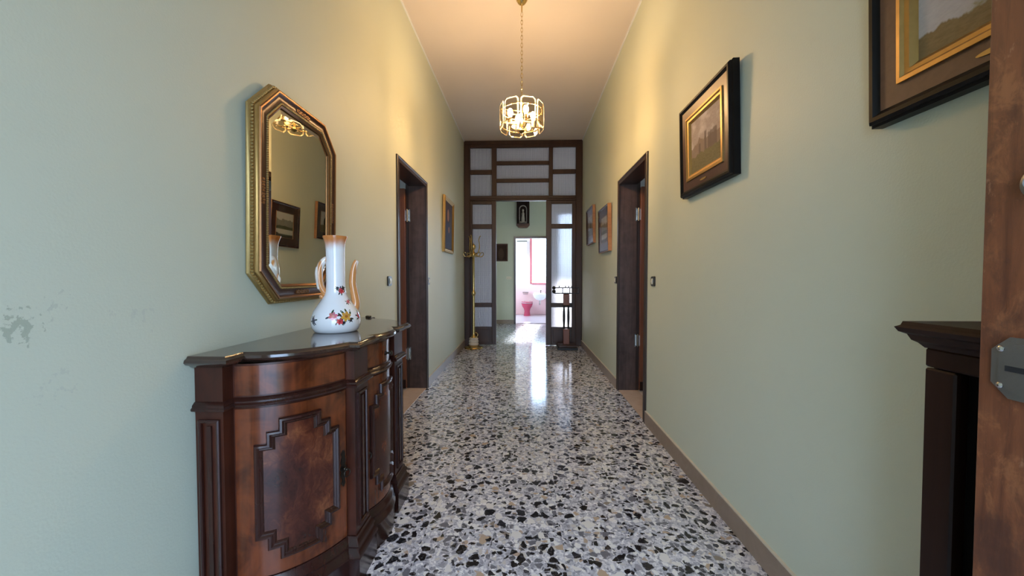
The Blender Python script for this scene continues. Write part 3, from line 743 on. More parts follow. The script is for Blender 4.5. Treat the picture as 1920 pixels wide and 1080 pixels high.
def toilet():
    root = thing('toilet', 'deep pink toilet against the bathroom back wall', 'toilet', (.07, 11.52, 0))
    def oval(rx, ry, cy, z, n=28): return [(rx*math.cos(2*PI*i/n), cy+ry*math.sin(2*PI*i/n), z) for i in range(n)]
    def loft(rings, name, mat, caps=True):
        mb = MB(); n = len(rings[0]); vs = [p for r_ in rings for p in r_]; fs = []
        for k in range(len(rings)-1):
            for i in range(n): fs.append((k*n+i, k*n+(i+1) % n, (k+1)*n+(i+1) % n, (k+1)*n+i))
        if caps: fs.append(list(range(n))[::-1]); fs.append([(len(rings)-1)*n+i for i in range(n)])
        mb.add(vs, fs); return mb.build(name, mat, root)
    loft([oval(.105, .16, .06, 0), oval(.095, .15, .06, .03), oval(.085, .13, .05, .14), oval(.10, .15, .03, .21), oval(.15, .20, .0, .29), oval(.172, .235, -.01, .365), oval(.172, .235, -.01, .38)], 'bowl', PINKD)
    loft([oval(.165, .225, -.01, .385), oval(.172, .235, -.01, .392), oval(.168, .23, -.01, .40)], 'seat', BATHW)
    loft([oval(.17, .235, -.01, .404), oval(.176, .24, -.01, .414), oval(.165, .225, -.01, .426)], 'lid', PINKD)
    for s_ in (-1, 1):
        mb = MB(); mb.lathe([(.012, .40), (.012, .44), (.008, .45)], (s_*.08, .21, 0), 10); mb.build('seat_hinge', CHROME, root)
toilet()
root = thing('wash_basin', 'pale wall basin with dark tap under the bathroom window', 'basin', (.43, 10.9, .50))
mb = MB(); mb.lathe([(.03, 0), (.10, .02), (.17, .08), (.195, .155), (.20, .18), (.19, .185), (.16, .13), (.08, .06), (0, .05)], (0, 0, 0), 32); mb.build('bowl', BATHW, root)
mb = MB(); mb.box((-.16, .14, .10), (.16, .945, .19)); mb.build('back_ledge', BATHW, root, smooth=0, bevel=.01)
mb = MB(); mb.tube([(.03, .18, .19), (.03, .18, .27), (.03, .12, .30), (.03, .06, .28)], .012, 10); mb.build('tap', IRON, root)
mb = MB(); mb.tube([(0, .05, .02), (0, .05, -.10), (0, .16, -.13), (0, .40, -.13)], .018, 10); mb.build('waste_pipe', CHROME, root)
root = thing('paper_holder', 'small dark shelf above the pink toilet', 'holder', (.02, BY1-.02, .69))
mb = MB(); mb.box((-.09, -.10, 0), (.09, 0, .012)); mb.build('shelf', STEEL, root, smooth=0, bevel=.003)
mb = MB(); mb.tube([(-.07, -.06, 0), (-.07, -.06, -.05), (.07, -.06, -.05), (.07, -.06, 0)], .006, 8); mb.build('bar', STEEL, root)
root = thing('wall_cabinet', 'pale pink slatted cabinet high on the bathroom wall left of the window', 'cabinet', (-.09, BY1, 1.78))
mb = MB(); mb.box((-.15, -.12, 0), (.15, 0, .46)); mb.build('body', BATHW, root, smooth=0, bevel=.004)
for k in range(3):
    mb = MB(); mb.box((-.14, -.135, .015+.15*k), (.14, -.12, .14+.15*k)); mb.build('slat', SHUT, root, smooth=0, bevel=.003)
mb = MB(); mb.box((-.16, -.14, .46), (.16, 0, .485)); mb.build('top_board', STEEL, root, smooth=0)

# ------------------------------------------------------------------ brass coat stand
root = thing('coat_stand', 'tall brass coat stand with curled hooks beside the left glazed leaf', 'coat stand', (-.832, 6.22, 0))
mb = MB(); mb.lathe([(.0, 0), (.150, 0), (.155, .010), (.148, .022), (.10, .038), (.075, .05), (0, .05)], (0, 0, 0), 40); mb.build('base', BRASS, root)
mb = MB(); mb.lathe([(.07, .05), (.080, .058), (.082, .075), (.074, .086), (.070, .092), (.078, .10), (.080, .118), (.072, .13), (.066, .136), (.074, .145), (.074, .158), (.062, .172), (0, .175)], (0, 0, 0), 32); mb.build('stone_collar', ALAB, root)
mb = MB(); mb.lathe([(.05, .175), (.045, .19), (.026, .21), (.022, .235), (.020, .26), (.020, .85), (.024, .855), (.030, .87), (.036, .895), (.030, .92), (.022, .935), (.019, .95), (.019, 1.48), (.026, 1.49), (.034, 1.51), (.034, 1.545), (.02, 1.565), (.014, 1.58), (.014, 1.60), (.030, 1.615), (.037, 1.645), (.030, 1.675), (.010, 1.69), (.008, 1.705), (0, 1.71)], (0, 0, 0), 24); mb.build('pole', BRASS, root)
mb = MB(); mb.tube([(.13*math.cos(a), .13*math.sin(a), .20) for a in [i*PI/14 for i in range(29)]], .005, 8)
mb.tube([(.05, 0, .19), (.13, 0, .20)], .005, 8); mb.tube([(-.05, 0, .19), (-.13, 0, .20)], .005, 8)
mb = MB()
for k in range(6):
    a = k*PI/3+.3; c, s_ = math.cos(a), math.sin(a)
    low = [(.03, 1.525), (.07, 1.50), (.11, 1.485), (.145, 1.495), (.165, 1.525), (.158, 1.553), (.135, 1.558), (.122, 1.54)]
    mb = MB(); mb.tube([(r_*c, r_*s_, z) for r_, z in low], [.009, .009, .008, .008, .007, .007, .006, .006], 8)
    if k % 2 == 0:
        up = [(.05, 1.515), (.075, 1.56), (.10, 1.63), (.095, 1.70), (.085, 1.76), (.100, 1.81), (.118, 1.825)]
        mb.tube([(r_*c, r_*s_, z) for r_, z in up], [.009, .008, .008, .007, .007, .007, .008], 8)
    mb.build('hook', BRASS, root)
mb = MB(); mb.tube([(.03+.035*math.cos(a), 0, .215+.035*math.sin(a)) for a in [i*PI/8 for i in range(17)]], .006, 8); mb.build('umbrella_ring', BRASS, root)

# ------------------------------------------------------------------ old wooden scale
root = thing('weighing_scale', 'old wooden weighing scale with black sliding beam beside the right glazed leaf', 'scale', (.672, 6.17, 0))
mb = MB(); mb.box((-.155, -.13, 0), (.165, .16, .045)); mb.build('foot', IRON, root, smooth=0, bevel=.008)
mb = MB(); mb.box((-.135, -.12, .045), (.145, .14, .08)); mb.build('platform', SCREENW, root, smooth=0, bevel=.006)
mb = MB(); mb.box((-.055, -.03, .08), (.042, .05, .325)); mb.build('lower_block', REDWOOD, root, smooth=0, bevel=.006)
mb = MB(); mb.box((-.055, -.03, .705), (.042, .05, .885)); mb.build('upper_block', REDWOOD, root, smooth=0, bevel=.006)
for x in (-.042, .028):
    mb = MB(); mb.lathe([(.012, .325), (.018, .34), (.014, .37), (.019, .45), (.021, .52), (.019, .60), (.014, .66), (.018, .69), (.012, .705)], (x, .01, 0), 14); mb.build('column', IRON, root)
mb = MB(); mb.box((-.235, 0, .978), (.195, .018, .992)); mb.build('beam', IRON, root, smooth=0, bevel=.002)
mb = MB(); mb.box((-.20, 0, .888), (.195, .018, .904)); mb.box((-.065, -.01, .885), (.055, .03, .905)); mb.build('lower_beam', IRON, root, smooth=0, bevel=.002)
for x in (-.065, .05, .19):
    mb = MB(); mb.box((x-.006, 0, .904), (x+.006, .018, .978)); mb.build('beam_post', IRON, root, smooth=0)
for x in (-.12, -.02, .03, .08):
    mb = MB(); mb.ball((x, .009, 1.005), .011); mb.box((x-.004, .005, .99), (x+.004, .013, 1.002)); mb.build('peg', IRON, root)
mb = MB(); mb.ball((-.205, .009, .985), .028, None, 14, 8); mb.ball((-.205, .009, .925), .030, None, 14, 8); mb.box((-.215, 0, .92), (-.195, .018, .99)); mb.build('sliding_weight', IRON, root)

# ------------------------------------------------------------------ pictures
def picture(name, label, cat, loc, face, w_, h_, bands, art, lean, depth, plate=False, group=None, glass=False):
    root = thing(name, label, cat, loc, group, wall_rot(face, lean))
    t = 0
    for (nm, prof, mat) in bands:
        mb = MB(); frame_sweep(mb, rect(w_, h_), [(t+a, b) for a, b in prof]); mb.build(nm, mat, root, smooth=25)
        t += prof[-1][0]
    mb = MB(); mb.box((-w_/2+.01, .01, .001), (w_/2-.01, h_-.01, .006)); mb.build('backing', CABIN, root, smooth=0)
    zf = bands[-1][1][-1][1]
    quad_uv('painting', -w_/2+t-.002, t-.002, w_/2-t+.002, h_-t+.002, zf+.001, art, root)
    if plate:
        mb = MB(); b = bands[0][1][-1][0]; yb = b+.018
        mb.prism([(.035*math.cos(a), yb+.0055*math.sin(a)) for a in [i*PI/10 for i in range(20)]], plate, plate+.002, lambda x, y, d: (x, y, d)); mb.build('name_plate', GOLDP, root)
    if glass:
        g = .022
        mb = MB(); mb.box((-w_/2+g-.002, g-.002, glass), (w_/2-g+.002, h_-g+.002, glass+.002)); mb.build('glass', PICGLASS, root, smooth=0)
    return root
fr_black = lambda d: [(0, 0), (0, d*.62), (.006, d*.70), (.006, d*.86), (.012, d), (.022, d), (.028, d*.86), (.034, d*.78)]
def bands_a(d, liner):
    b = fr_black(d); z = b[-1][1]
    return [('outer_frame', b, BLACKF), ('liner', [(0, z), (.046, z*.92)], liner), ('gilt_slip', [(0, z*.92), (0, z*1.12), (.010, z*1.16), (.016, z*1.0), (.026, z*.95), (.030, z*.80), (.038, z*.60)], GOLD)]
LEAN = math.radians(1.6)
picture('framed_painting', 'black framed landscape painting of ruins with nameplate on the right wall before the doorway', 'painting', (XR, 2.027, 1.612), '-x', .56, .508,
        bands_a(.046, BROWNF), M_landscape('painting_ruins', 'ruins'), LEAN, .046, .036)
picture('framed_painting', 'nearest black framed painting cut by the top edge beside the entrance door', 'painting', (XR, .792, 1.550), '-x', .56, .508,
        bands_a(.046, LINERB), M_landscape('painting_lake', 'lake'), LEAN, .046, .036)
def bands_b(d):     # orange side, dark front
     return [('outer_frame', [(0, 0), (0, d*.9), (.003, d)], ORANGEW), ('front_band', [(0, d), (.012, d*.98), (.019, d*.8)], MAHOG_D), ('liner', [(0, d*.8), (.006, d*.66), (.085, d*.6)], MAHOG), ('gilt_slip', [(0, d*.6), (.003, d*.7), (.010, d*.55)], GOLDB)]
picture('glazed_picture', 'glazed mountain lake picture in orange wood frame nearer the right doorway', 'picture', (XR, 4.54, 1.448), '-x', .555, .522, bands_b(.042), M_landscape('painting_mountain', 'mountain'), math.radians(1.2), .042, glass=.033)
picture('glazed_picture', 'glazed picture in orange wood frame nearest the right side of the glazed partition', 'picture', (XR, 5.515, 1.624), '-x', .565, .512, bands_b(.036), M_landscape('painting_trees', 'trees'), math.radians(1.2), .036, glass=.028)
picture('framed_icon', 'gilt framed dark devotional portrait on the left wall past the doorway', 'picture', (XL, 5.02, 1.475), '+x', .60, .70,
        [('gilt_frame', [(0, 0), (0, .022), (.006, .030), (.016, .034), (.026, .026), (.034, .028), (.044, .018), (.050, .012)], GOLD)], M_landscape('painting_figure', 'figure'), math.radians(1.0), .034)

# ------------------------------------------------------------------ octagonal mirror
MY, MZ, MW, MH, MC = 1.668, 1.046, .604, .862, .121
root = thing('wall_mirror', 'octagonal wall mirror in gilt and bronze beaded frame above the sideboard', 'mirror', (XL, MY, MZ), rot=wall_rot('+x', math.radians(1.05)))
def octo(w_, h_, c):
    a = w_/2; return [(-a+c, 0), (a-c, 0), (a, c), (a, h_-c), (a-c, h_), (-a+c, h_), (-a, h_-c), (-a, c)]
OC = octo(MW, MH, MC)
mb = MB(); frame_sweep(mb, OC, [(.002, 0), (.0, .004), (.002, .012), (.005, .015)], GOLDP); mb.build('back_moulding', None, root)
mb = MB(); frame_sweep(mb, OC, [(.005, .015), (.010, .019), (.014, .022), (.013, .027), (.014, .033), (.018, .038), (.020, .039)], GOLD); mb.build('side_moulding', None, root)
mb = MB(); frame_sweep(mb, OC, [(.020, .039), (.023, .0435), (.028, .043), (.031, .040)], GOLDB); mb.build('lip', None, root)
mb = MB(); frame_sweep(mb, OC, [(.031, .040), (.036, .0365), (.044, .0345), (.054, .0355), (.060, .0375)], COVE); mb.build('cove', None, root)
mb = MB(); frame_sweep(mb, OC, [(.068, .0365), (.072, .039), (.075, .037), (.079, .034), (.079, .029)], GOLDB); mb.build('inner_slip', None, root)
def along(poly, step):
    out = []; n = len(poly)
    for i in range(n):
        a, b = poly[i], poly[(i+1) % n]; l = math.hypot(b[0]-a[0], b[1]-a[1]); k = max(1, round(l/step))
        for j in range(k): out.append((a[0]+(b[0]-a[0])*(j+.5)/k, a[1]+(b[1]-a[1])*(j+.5)/k, math.atan2(b[1]-a[1], b[0]-a[0])))
    return out
mb = MB(); frame_sweep(mb, OC, [(.060, .0365), (.068, .0365)], COVE)
for x, y, a in along(offset_path(OC, .064, True), .0085):
    mb.ball((x, y, .0382), .0046, GOLDP, 6, 4)
o = mb.build('inner_bead', None, root); o['kind'] = 'stuff'
mb = MB()
for x, y, a in along(offset_path(OC, .0085, True), .0125):
    mb.ball((x, y, .0195), .0058, GOLDP, 6, 5, (1, 1, 1.15))
o = mb.build('outer_bead', None, root); o['kind'] = 'stuff'
# leaf ornaments in the middle of each side of the cove
for (cx_, cy_, rot_) in ((0, .045, 0), (0, MH-.045, 0), (MW/2-.045, MH/2, PI/2), (-MW/2+.045, MH/2, PI/2)):
    mb = MB()
    for k in range(-4, 5):
        for q in (-1, 1):
            x, y = k*.011, q*.005*(1 if k % 2 else .6)
            mb.ball((cx_+x*math.cos(rot_)-y*math.sin(rot_), cy_+x*math.sin(rot_)+y*math.cos(rot_), .036), .0065, None, 6, 4, (.9, .9, .55))
    mb.build('leaf_ornament', GOLDB, root)
# bevelled plate
outer = offset_path(OC, .078, True); inner = offset_path(OC, .100, True); n_ = 8
mb = MB(); mb.add([(x, y, .0275) for x, y in outer] + [(x, y, .0295) for x, y in inner], [(i, (i+1) % 8, 8+(i+1) % 8, 8+i) for i in range(8)] + [list(range(8, 16))])
mb.build('mirror_plate', MIRROR, root, smooth=0)
mb = MB(); mb.prism(offset_path(OC, .02, True), .004, .024, lambda a, b, d: (a, b, d)); mb.build('backing', CABIN, root, smooth=0)

# ------------------------------------------------------------------ sideboard
root = thing('sideboard', 'dark mahogany serpentine sideboard with panelled doors along the left wall', 'sideboard', (XL+.004, 1.69, 0))
NB = 22
def outline(ue, de, u0, d0, u1, d1, pu, pd, cd0, bulge, phi=math.radians(62)):
    # half outline from the wall: plain end, quarter bow, pilaster; then the bowed centre; mirrored
    h_ = [(-ue, 0), (-ue, de), (u0, d0)]
    a = (u1-u0)/(1-math.cos(phi)); b = (d1-d0)/math.sin(phi); i0 = len(h_)-1
    h_ += [(u0+a*(1-math.cos(phi*i/NB)), d0+b*math.sin(phi*i/NB)) for i in range(1, NB+1)]; i1 = len(h_)-1
    h_ += [(u1, pd), (-pu, pd), (-pu, cd0)]; c0 = len(h_)-1
    cen = [(-pu+2*pu*i/20, cd0+bulge*(1-((-pu+2*pu*i/20)/pu)**2)) for i in range(1, 20)]
    return h_+cen+[(-u, d) for u, d in h_[::-1]], i0, i1, c0
PATH, *_ = outline(.574, .118, -.500, .118, -.303, .369, .140, .403, .372, .046)
BODY, bow0, bow1, cb0 = outline(.549, .088, -.507, .088, -.281, .345, .160, .378, .338, .052)
cb1 = cb0+20; NP = len(BODY); rb0, rb1 = NP-1-bow1, NP-1-bow0
f3 = lambda u, d, z: (d, u, z)
TZ = .915; BO = -.026
mb = MB(); sweep(mb, PATH, [(-.024, TZ-.040), (-.012, TZ-.036), (-.006, TZ-.030), (.006, TZ-.026), (.013, TZ-.018), (.010, TZ-.010), (.002, TZ-.006), (0, TZ-.002), (-.002, TZ)], f3, cap_last=True)
mb.build('top', TOPW, root, smooth=40)
mb = MB(); sweep(mb, BODY, [(0, .10), (0, TZ-.038)], f3); mb.build('carcass', MAHOG, root, smooth=40)
mb = MB(); sweep(mb, BODY, [(0, .738), (.006, .740), (.016, .744), (.018, .750), (.012, .755), (.012, .760), (.004, .768), (0, .770)], f3); mb.build('waist_moulding', MAHOG_D, root, smooth=40)
mb = MB(); sweep(mb, BODY, [(0, .176), (.005, .174), (.008, .160), (.015, .152), (.018, .142), (.013, .134), (.016, .122), (.025, .112), (.027, .102), (.022, .096), (.022, .0)], f3); mb.build('plinth', MAHOG_D, root, smooth=40)

class Curve:
    """door surface: arc length parameter along a slice of the body outline"""
    def __init__(s, pts):
        s.p = pts; s.l = [0]
        for a, b in zip(pts, pts[1:]): s.l.append(s.l[-1]+math.hypot(b[0]-a[0], b[1]-a[1]))
        s.L = s.l[-1]
    def at(s, t, h):
        t = max(0, min(s.L, t)); i = 0
        while i < len(s.p)-2 and s.l[i+1] < t: i += 1
        k = (t-s.l[i])/max(1e-9, s.l[i+1]-s.l[i])
        def nn(j):
            a, b = s.p[max(0, j-1)], s.p[min(len(s.p)-1, j+1)]; dx, dy = b[0]-a[0], b[1]-a[1]; l = math.hypot(dx, dy); return (-dy/l, dx/l)
        n0, n1 = nn(i), nn(i+1); nx, ny = n0[0]+(n1[0]-n0[0])*k, n0[1]+(n1[1]-n0[1])*k; l = math.hypot(nx, ny)
        return (s.p[i][0]+(s.p[i+1][0]-s.p[i][0])*k + nx/l*h, s.p[i][1]+(s.p[i+1][1]-s.p[i][1])*k + ny/l*h)
    def f(s, t, z, h): u, d = s.at(t, h); return (d, u, z)
def patch(cv, t0, t1, z0, z1, h, name, mat, par, n=24):
    mb = MB(); ts = [t0+(t1-t0)*i/n for i in range(n+1)]
    vs = []
    for t in ts: vs += [cv.f(t, z0, 0), cv.f(t, z0, h), cv.f(t, z1, h), cv.f(t, z1, 0)]
    fs = []
    for i in range(n):
        a, b = 4*i, 4*i+4
        fs += [(a, b, b+1, a+1), (a+1, b+1, b+2, a+2), (a+2, b+2, b+3, a+3)]
    fs += [(0, 1, 2, 3), (4*n+3, 4*n+2, 4*n+1, 4*n)]
    mb.add(vs, fs); return mb.build(name, mat, par, smooth=40)
def stepped(t0, t1, z0, z1, sx_, sz_):
    P_ = [(t0+2*sx_, z0), (t1-2*sx_, z0), (t1-2*sx_, z0+sz_), (t1-sx_, z0+sz_), (t1-sx_, z0+2*sz_), (t1, z0+2*sz_),
          (t1, z1-2*sz_), (t1-sx_, z1-2*sz_), (t1-sx_, z1-sz_), (t1-2*sx_, z1-sz_), (t1-2*sx_, z1), (t0+2*sx_, z1), (t0+2*sx_, z1-sz_), (t0+sx_, z1-sz_), (t0+sx_, z1-2*sz_), (t0, z1-2*sz_),
          (t0, z0+2*sz_), (t0+sx_, z0+2*sz_), (t0+sx_, z0+sz_), (t0+2*sx_, z0+sz_)]
    out = []
    for a, b in zip(P_, P_[1:]+P_[:1]):
        k = max(1, int(abs(b[0]-a[0])/.012))
        for j in range(k): out.append((a[0]+(b[0]-a[0])*j/k, a[1]+(b[1]-a[1])*j/k))
    return out
def panel_door(cv, t0, t1, par, ma, mz, sx_, name='door'):
    d = patch(cv, t0, t1, .180, .734, .006, name, MAHOG_L, par)
    pz0, pz1, sz_ = .228, .695, .039
    poly = stepped(ma, mz, pz0, pz1, sx_, sz_)
    mb = MB(); sweep(mb, poly, [(0, .004), (0, .014), (.003, .019), (.009, .020), (.014, .015), (.017, .017), (.021, .014), (.025, .006)], lambda t, z, h: cv.f(t, z, h), True)
    mb.build('panel_moulding', MAHOG_D, d, smooth=30)
    # marquetry field inside the moulding, following the steps
    i = .022; mb = MB()
    rows = [(pz0+i, pz0+sz_+i, 2*sx_), (pz0+sz_+i, pz0+2*sz_+i, sx_), (pz0+2*sz_+i, pz1-2*sz_-i, 0), (pz1-2*sz_-i, pz1-sz_-i, sx_), (pz1-sz_-i, pz1-i, 2*sx_)]
    for z0, z1, s_ in rows:
        a, b = ma+i+s_, mz-i-s_; n = 14
        vs = []; fs = []
        for k in range(n+1):
            t = a+(b-a)*k/n; vs += [cv.f(t, z0, .0085), cv.f(t, z1, .0085)]
        for k in range(n): fs.append((2*k, 2*k+2, 2*k+3, 2*k+1))
        mb.add(vs, fs)
    mb.build('marquetry_panel', BURL, d, smooth=40)
    return d
cl = Curve(BODY[bow0:bow1+1]); cr_ = Curve(BODY[rb0:rb1+1]); cc = Curve(BODY[cb0:cb1+1])
dl = panel_door(cl, .008, cl.L-.008, root, .062, cl.L-.044, .033)
dr = panel_door(cr_, .008, cr_.L-.008, root, .044, cr_.L-.062, .033)
dc = panel_door(cc, .010, cc.L-.010, root, .048, cc.L-.048, .028)
for cv in (cl, cr_, cc): patch(cv, .008, cv.L-.008, .776, TZ-.044, .004, 'drawer_front', MAHOG_L, root)
# raised strips on the pilasters and on the plain ends
def strip_frame(f, w_, z0, z1, par):
    mb = MB(); poly = [(-w_/2, z0), (w_/2, z0), (w_/2, z1), (-w_/2, z1)]
    sweep(mb, poly, [(0, 0), (0, .008), (.004, .010), (.009, .008), (.011, .003)], f, True)
    mb.box(f(-w_*.10, z0+.02, .0), f(w_*.10, z1-.02, .006))
    mb.build('pilaster_panel', MAHOG_D, par, smooth=30)
for s_ in (-1, 1):
    d_front = BODY[bow1+2][1]; uc = s_*(.160+.281)/2
    strip_frame(lambda a, z, h: (d_front+h, uc+a, z), .082, .20, .715, root)
    ue = s_*abs(BODY[0][0])
    strip_frame(lambda a, z, h: (.046+a, ue+s_*h, z), .066, .20, .715, root)
# handles
def drop_handle(cv, t, z, par, long_=True):
    n0 = cv.f(t, z, .007); e = MB()
    if long_:
        P_ = [(0, -.062), (.007, -.050), (.004, -.040), (.009, -.022), (.006, -.012), (.011, 0), (.006, .012), (.009, .022), (.004, .040), (.007, .050), (0, .062)]
        P_ = [(a*1.25, b*1.1) for a, b in P_]; poly = P_ + [(-a, b) for a, b in P_[::-1][1:-1]]
        e.prism(poly, .006, .010, lambda a, b, d: cv.f(t+a, z+b, d))
        o = e.build('escutcheon', BRONZE, par)
    p0 = Vector(cv.f(t, z, .008)); nv = (Vector(cv.f(t, z, .05))-p0).normalized(); tv = (Vector(cv.f(min(cv.L, t+.01), z, .008))-Vector(cv.f(max(0, t-.01), z, .008))).normalized()
    h = MB(); h.ball(tuple(p0+nv*.008), .007); h.ball(tuple(p0+nv*.018), .006)
    ring = [tuple(p0+nv*.020+tv*(.013*math.sin(a))+Vector((0, 0, -.013+.013*math.cos(a)))) for a in [2*PI*i/16 for i in range(16)]]
    h.tube(ring, .0024, 8, closed=True)
    h.build('ring_pull', BRONZE, par)
drop_handle(cl, cl.L-.024, .445, dl); drop_handle(cc, .026, .43, dc, False); drop_handle(cr_, .022, .475, dr)
p0 = cc.f(cc.L/2, .815, .004)
mb = MB(); mb.lathe([(.010, 0), (.010, .003), (.005, .006), (.005, .014), (.011, .020), (.011, .027), (.004, .031), (0, .031)], p0, 16, None, 0); mb.build('drawer_knob', BRONZE, root)

# black trinket at the far end of the top
mb = MB(); mb.box((-.010, -.022, 0), (.010, .012, .012)); mb.box((-.006, .012, 0), (.006, .026, .008))
o = mb.build('black_clip', BLACKP, None, smooth=30, bevel=.003); o.location = (XL+.095, 1.69+.545, TZ+.0005); o.rotation_euler = (0, 0, .9)
tag(o, 'small black clip lying at the far end of the sideboard top', 'clip')

# ------------------------------------------------------------------ porcelain ewer
VX, VY = -.834, 1.668
root = thing('porcelain_ewer', 'white porcelain ewer with orange rim and painted flowers on the sideboard', 'ewer', (VX, VY, TZ))
prof = [(0, .002), (.080, .0), (.089, .004), (.099, .022), (.1025, .045), (.100, .065), (.090, .092), (.074, .117), (.056, .143), (.046, .160), (.0405, .180), (.0385, .210), (.0385, .300), (.039, .360), (.041, .385), (.046, .402), (.0505, .412), (.0510, .418), (.048, .4185), (.043, .405), (.036, .380), (.034, .30), (.034, .2), (0, .19)]
mb = MB(); mb.lathe(prof, (0, 0, 0), 56); mb.build('body', VASE, root, smooth=60)
aim = math.atan2(-VY, -VX)               # azimuth towards the viewer
def az(sideways):                         # unit vector: sideways +1 is right in the photograph
    a = aim+PI/2; return Vector((math.cos(a)*sideways, math.sin(a)*sideways, 0))
Rt = az(1); Fw = Vector((math.cos(aim), math.sin(aim), 0))
def V(x, z, f=0): p = Rt*x + Fw*f; return (p.x, p.y, z)
def smooth_path(pts, n=5):
    out = []
    P_ = [Vector(p) for p in pts]
    for i in range(len(P_)-1):
        a, b, c, d = P_[max(i-1, 0)], P_[i], P_[i+1], P_[min(i+2, len(P_)-1)]
        for k in range(n):
            t = k/n; out.append(.5*((2*b)+(c-a)*t+(2*a-5*b+4*c-d)*t*t+(3*b-a-3*c+d)*t**3))
    out.append(P_[-1]); return out
k = .00047
cz = lambda y: (995-y)*k; cxx = lambda x: (x-313)*k
sp = smooth_path([V(cxx(470), cz(800)), V(cxx(486), cz(735)), V(cxx(472), cz(640)), V(cxx(458), cz(540)), V(cxx(466), cz(430)), V(cxx(485), cz(360)), V(cxx(502), cz(330))])
mb = MB(); nn_ = len(sp); mb.tube(sp, [.019-.0085*i/(nn_-1) for i in range(nn_)], 14); mb.build('spout', VPART, root, smooth=60)
hp = smooth_path([V(cxx(262), cz(350)), V(cxx(243), cz(318)), V(cxx(205), cz(350)), V(cxx(178), cz(420)), V(cxx(178), cz(520)), V(cxx(196), cz(590)), V(cxx(230), cz(640)), V(cxx(262), cz(650))])
mb = MB(); nn_ = len(hp); mb.tube(hp, [.0105+.004*math.sin(PI*i/(nn_-1)) for i in range(nn_)], 12)
mb.tube(smooth_path([V(cxx(232), cz(318)), V(cxx(262), cz(312)), V(cxx(280), cz(345)), V(cxx(262), cz(375)), V(cxx(245), cz(362))]), .007, 10)
mb.tube(smooth_path([V(cxx(190), cz(580)), V(cxx(215), cz(640)), V(cxx(250), cz(690)), V(cxx(262), cz(735))]), [.012]*6+[.010]*10 if False else .011, 10)
mb.ball(V(cxx(195), cz(668)), .011, None, 12, 8)
mb.tube(smooth_path([V(cxx(170), cz(390)), V(cxx(160), cz(450)), V(cxx(166), cz(530)), V(cxx(180), cz(600))]), [.006]+[.010]*14+[.006], 10)
mb.build('handle', VPART, root, smooth=60)
def vr(z):
    for (r0, z0), (r1, z1) in zip(prof[1:], prof[2:]):
        if z0 <= z <= z1 and z1 > z0: return r0+(r1-r0)*(z-z0)/(z1-z0)
    return .04
class Fl:
    def __init__(s): s.v = []; s.f = []; s.c = []
    def blob(s, x, z, rx, rz, rot, col, lift=.0006, n=9):
        # x: sideways metres from the centre line as seen from the front (positive is right)
        b = len(s.v)
        pts = [(0, 0)] + [(rx*math.cos(2*PI*i/n), rz*math.sin(2*PI*i/n)) for i in range(n)]
        for a, c in pts:
            xx = x + a*math.cos(rot)-c*math.sin(rot); zz = z + a*math.sin(rot)+c*math.cos(rot)
            r_ = vr(zz)+lift; ph = xx/vr(z)
            d = Fw*math.cos(ph)+Rt*math.sin(ph); s.v.append((d.x*r_, d.y*r_, zz))
        for i in range(n): s.f.append((b, b+1+i, b+1+(i+1) % n)); s.c.append(col)
    def flower(s, x, z, r_, col, core):
        for q in range(6):
            a = q*PI/3+.3; cc_ = tuple(c*random.uniform(.75, 1.2) for c in col)
            s.blob(x+r_*.6*math.cos(a), z+r_*.55*math.sin(a), r_*.52, r_*.36, a, cc_, .0005+.0001*q)
        s.blob(x, z, r_*.35, r_*.3, 0, core, .0014)
    def leaves(s, x, z, r_, n, col=(.03, .045, .03)):
        for q in range(n):
            a = 2*PI*q/n+random.random(); s.blob(x+r_*math.cos(a), z+r_*.8*math.sin(a), r_*.42, r_*.16, a+random.uniform(-.6, .6), tuple(c*random.uniform(.5, 2) for c in col), .0003)
F = Fl()
rose, pink, gold_, dk = (.55, .05, .06), (.62, .17, .19), (.55, .30, .05), (.02, .02, .03)
for (x, z, r_, c, core, nl) in [(-.012, .075, .017, pink, (.7, .3, .25), 4), (.040, .072, .020, gold_, (.35, .12, .02), 7), (.014, .052, .013, rose, (.35, .02, .03), 5), (.060, .056, .008, dk, dk, 5), (.030, .047, .007, dk, dk, 4),
                                (.024, .180, .013, rose, (.4, .02, .02), 7), (.006, .192, .006, dk, dk, 4), (.032, .190, .008, dk, dk, 4),
                                (.054, .132, .009, pink, rose, 6), (-.105, .055, .014, (.10, .11, .14), dk, 6), (.115, .070, .015, rose, dk, 5)]:
    F.leaves(x, z, r_*1.35, nl); F.flower(x, z, r_, c, core)
me = bpy.data.meshes.new('painted_flowers'); me.from_pydata(F.v, [], F.f); ca = me.color_attributes.new('Col', 'FLOAT_COLOR', 'CORNER')
for p in me.polygons:
    for li in p.loop_indices: ca.data[li].color = (*F.c[p.index], 1)
me.materials.append(FLOWER); o = bpy.data.objects.new('painted_flowers', me); o['kind'] = 'stuff'; COL.objects.link(o); o.parent = root
me.polygons.foreach_set('use_smooth', [True]*len(me.polygons))

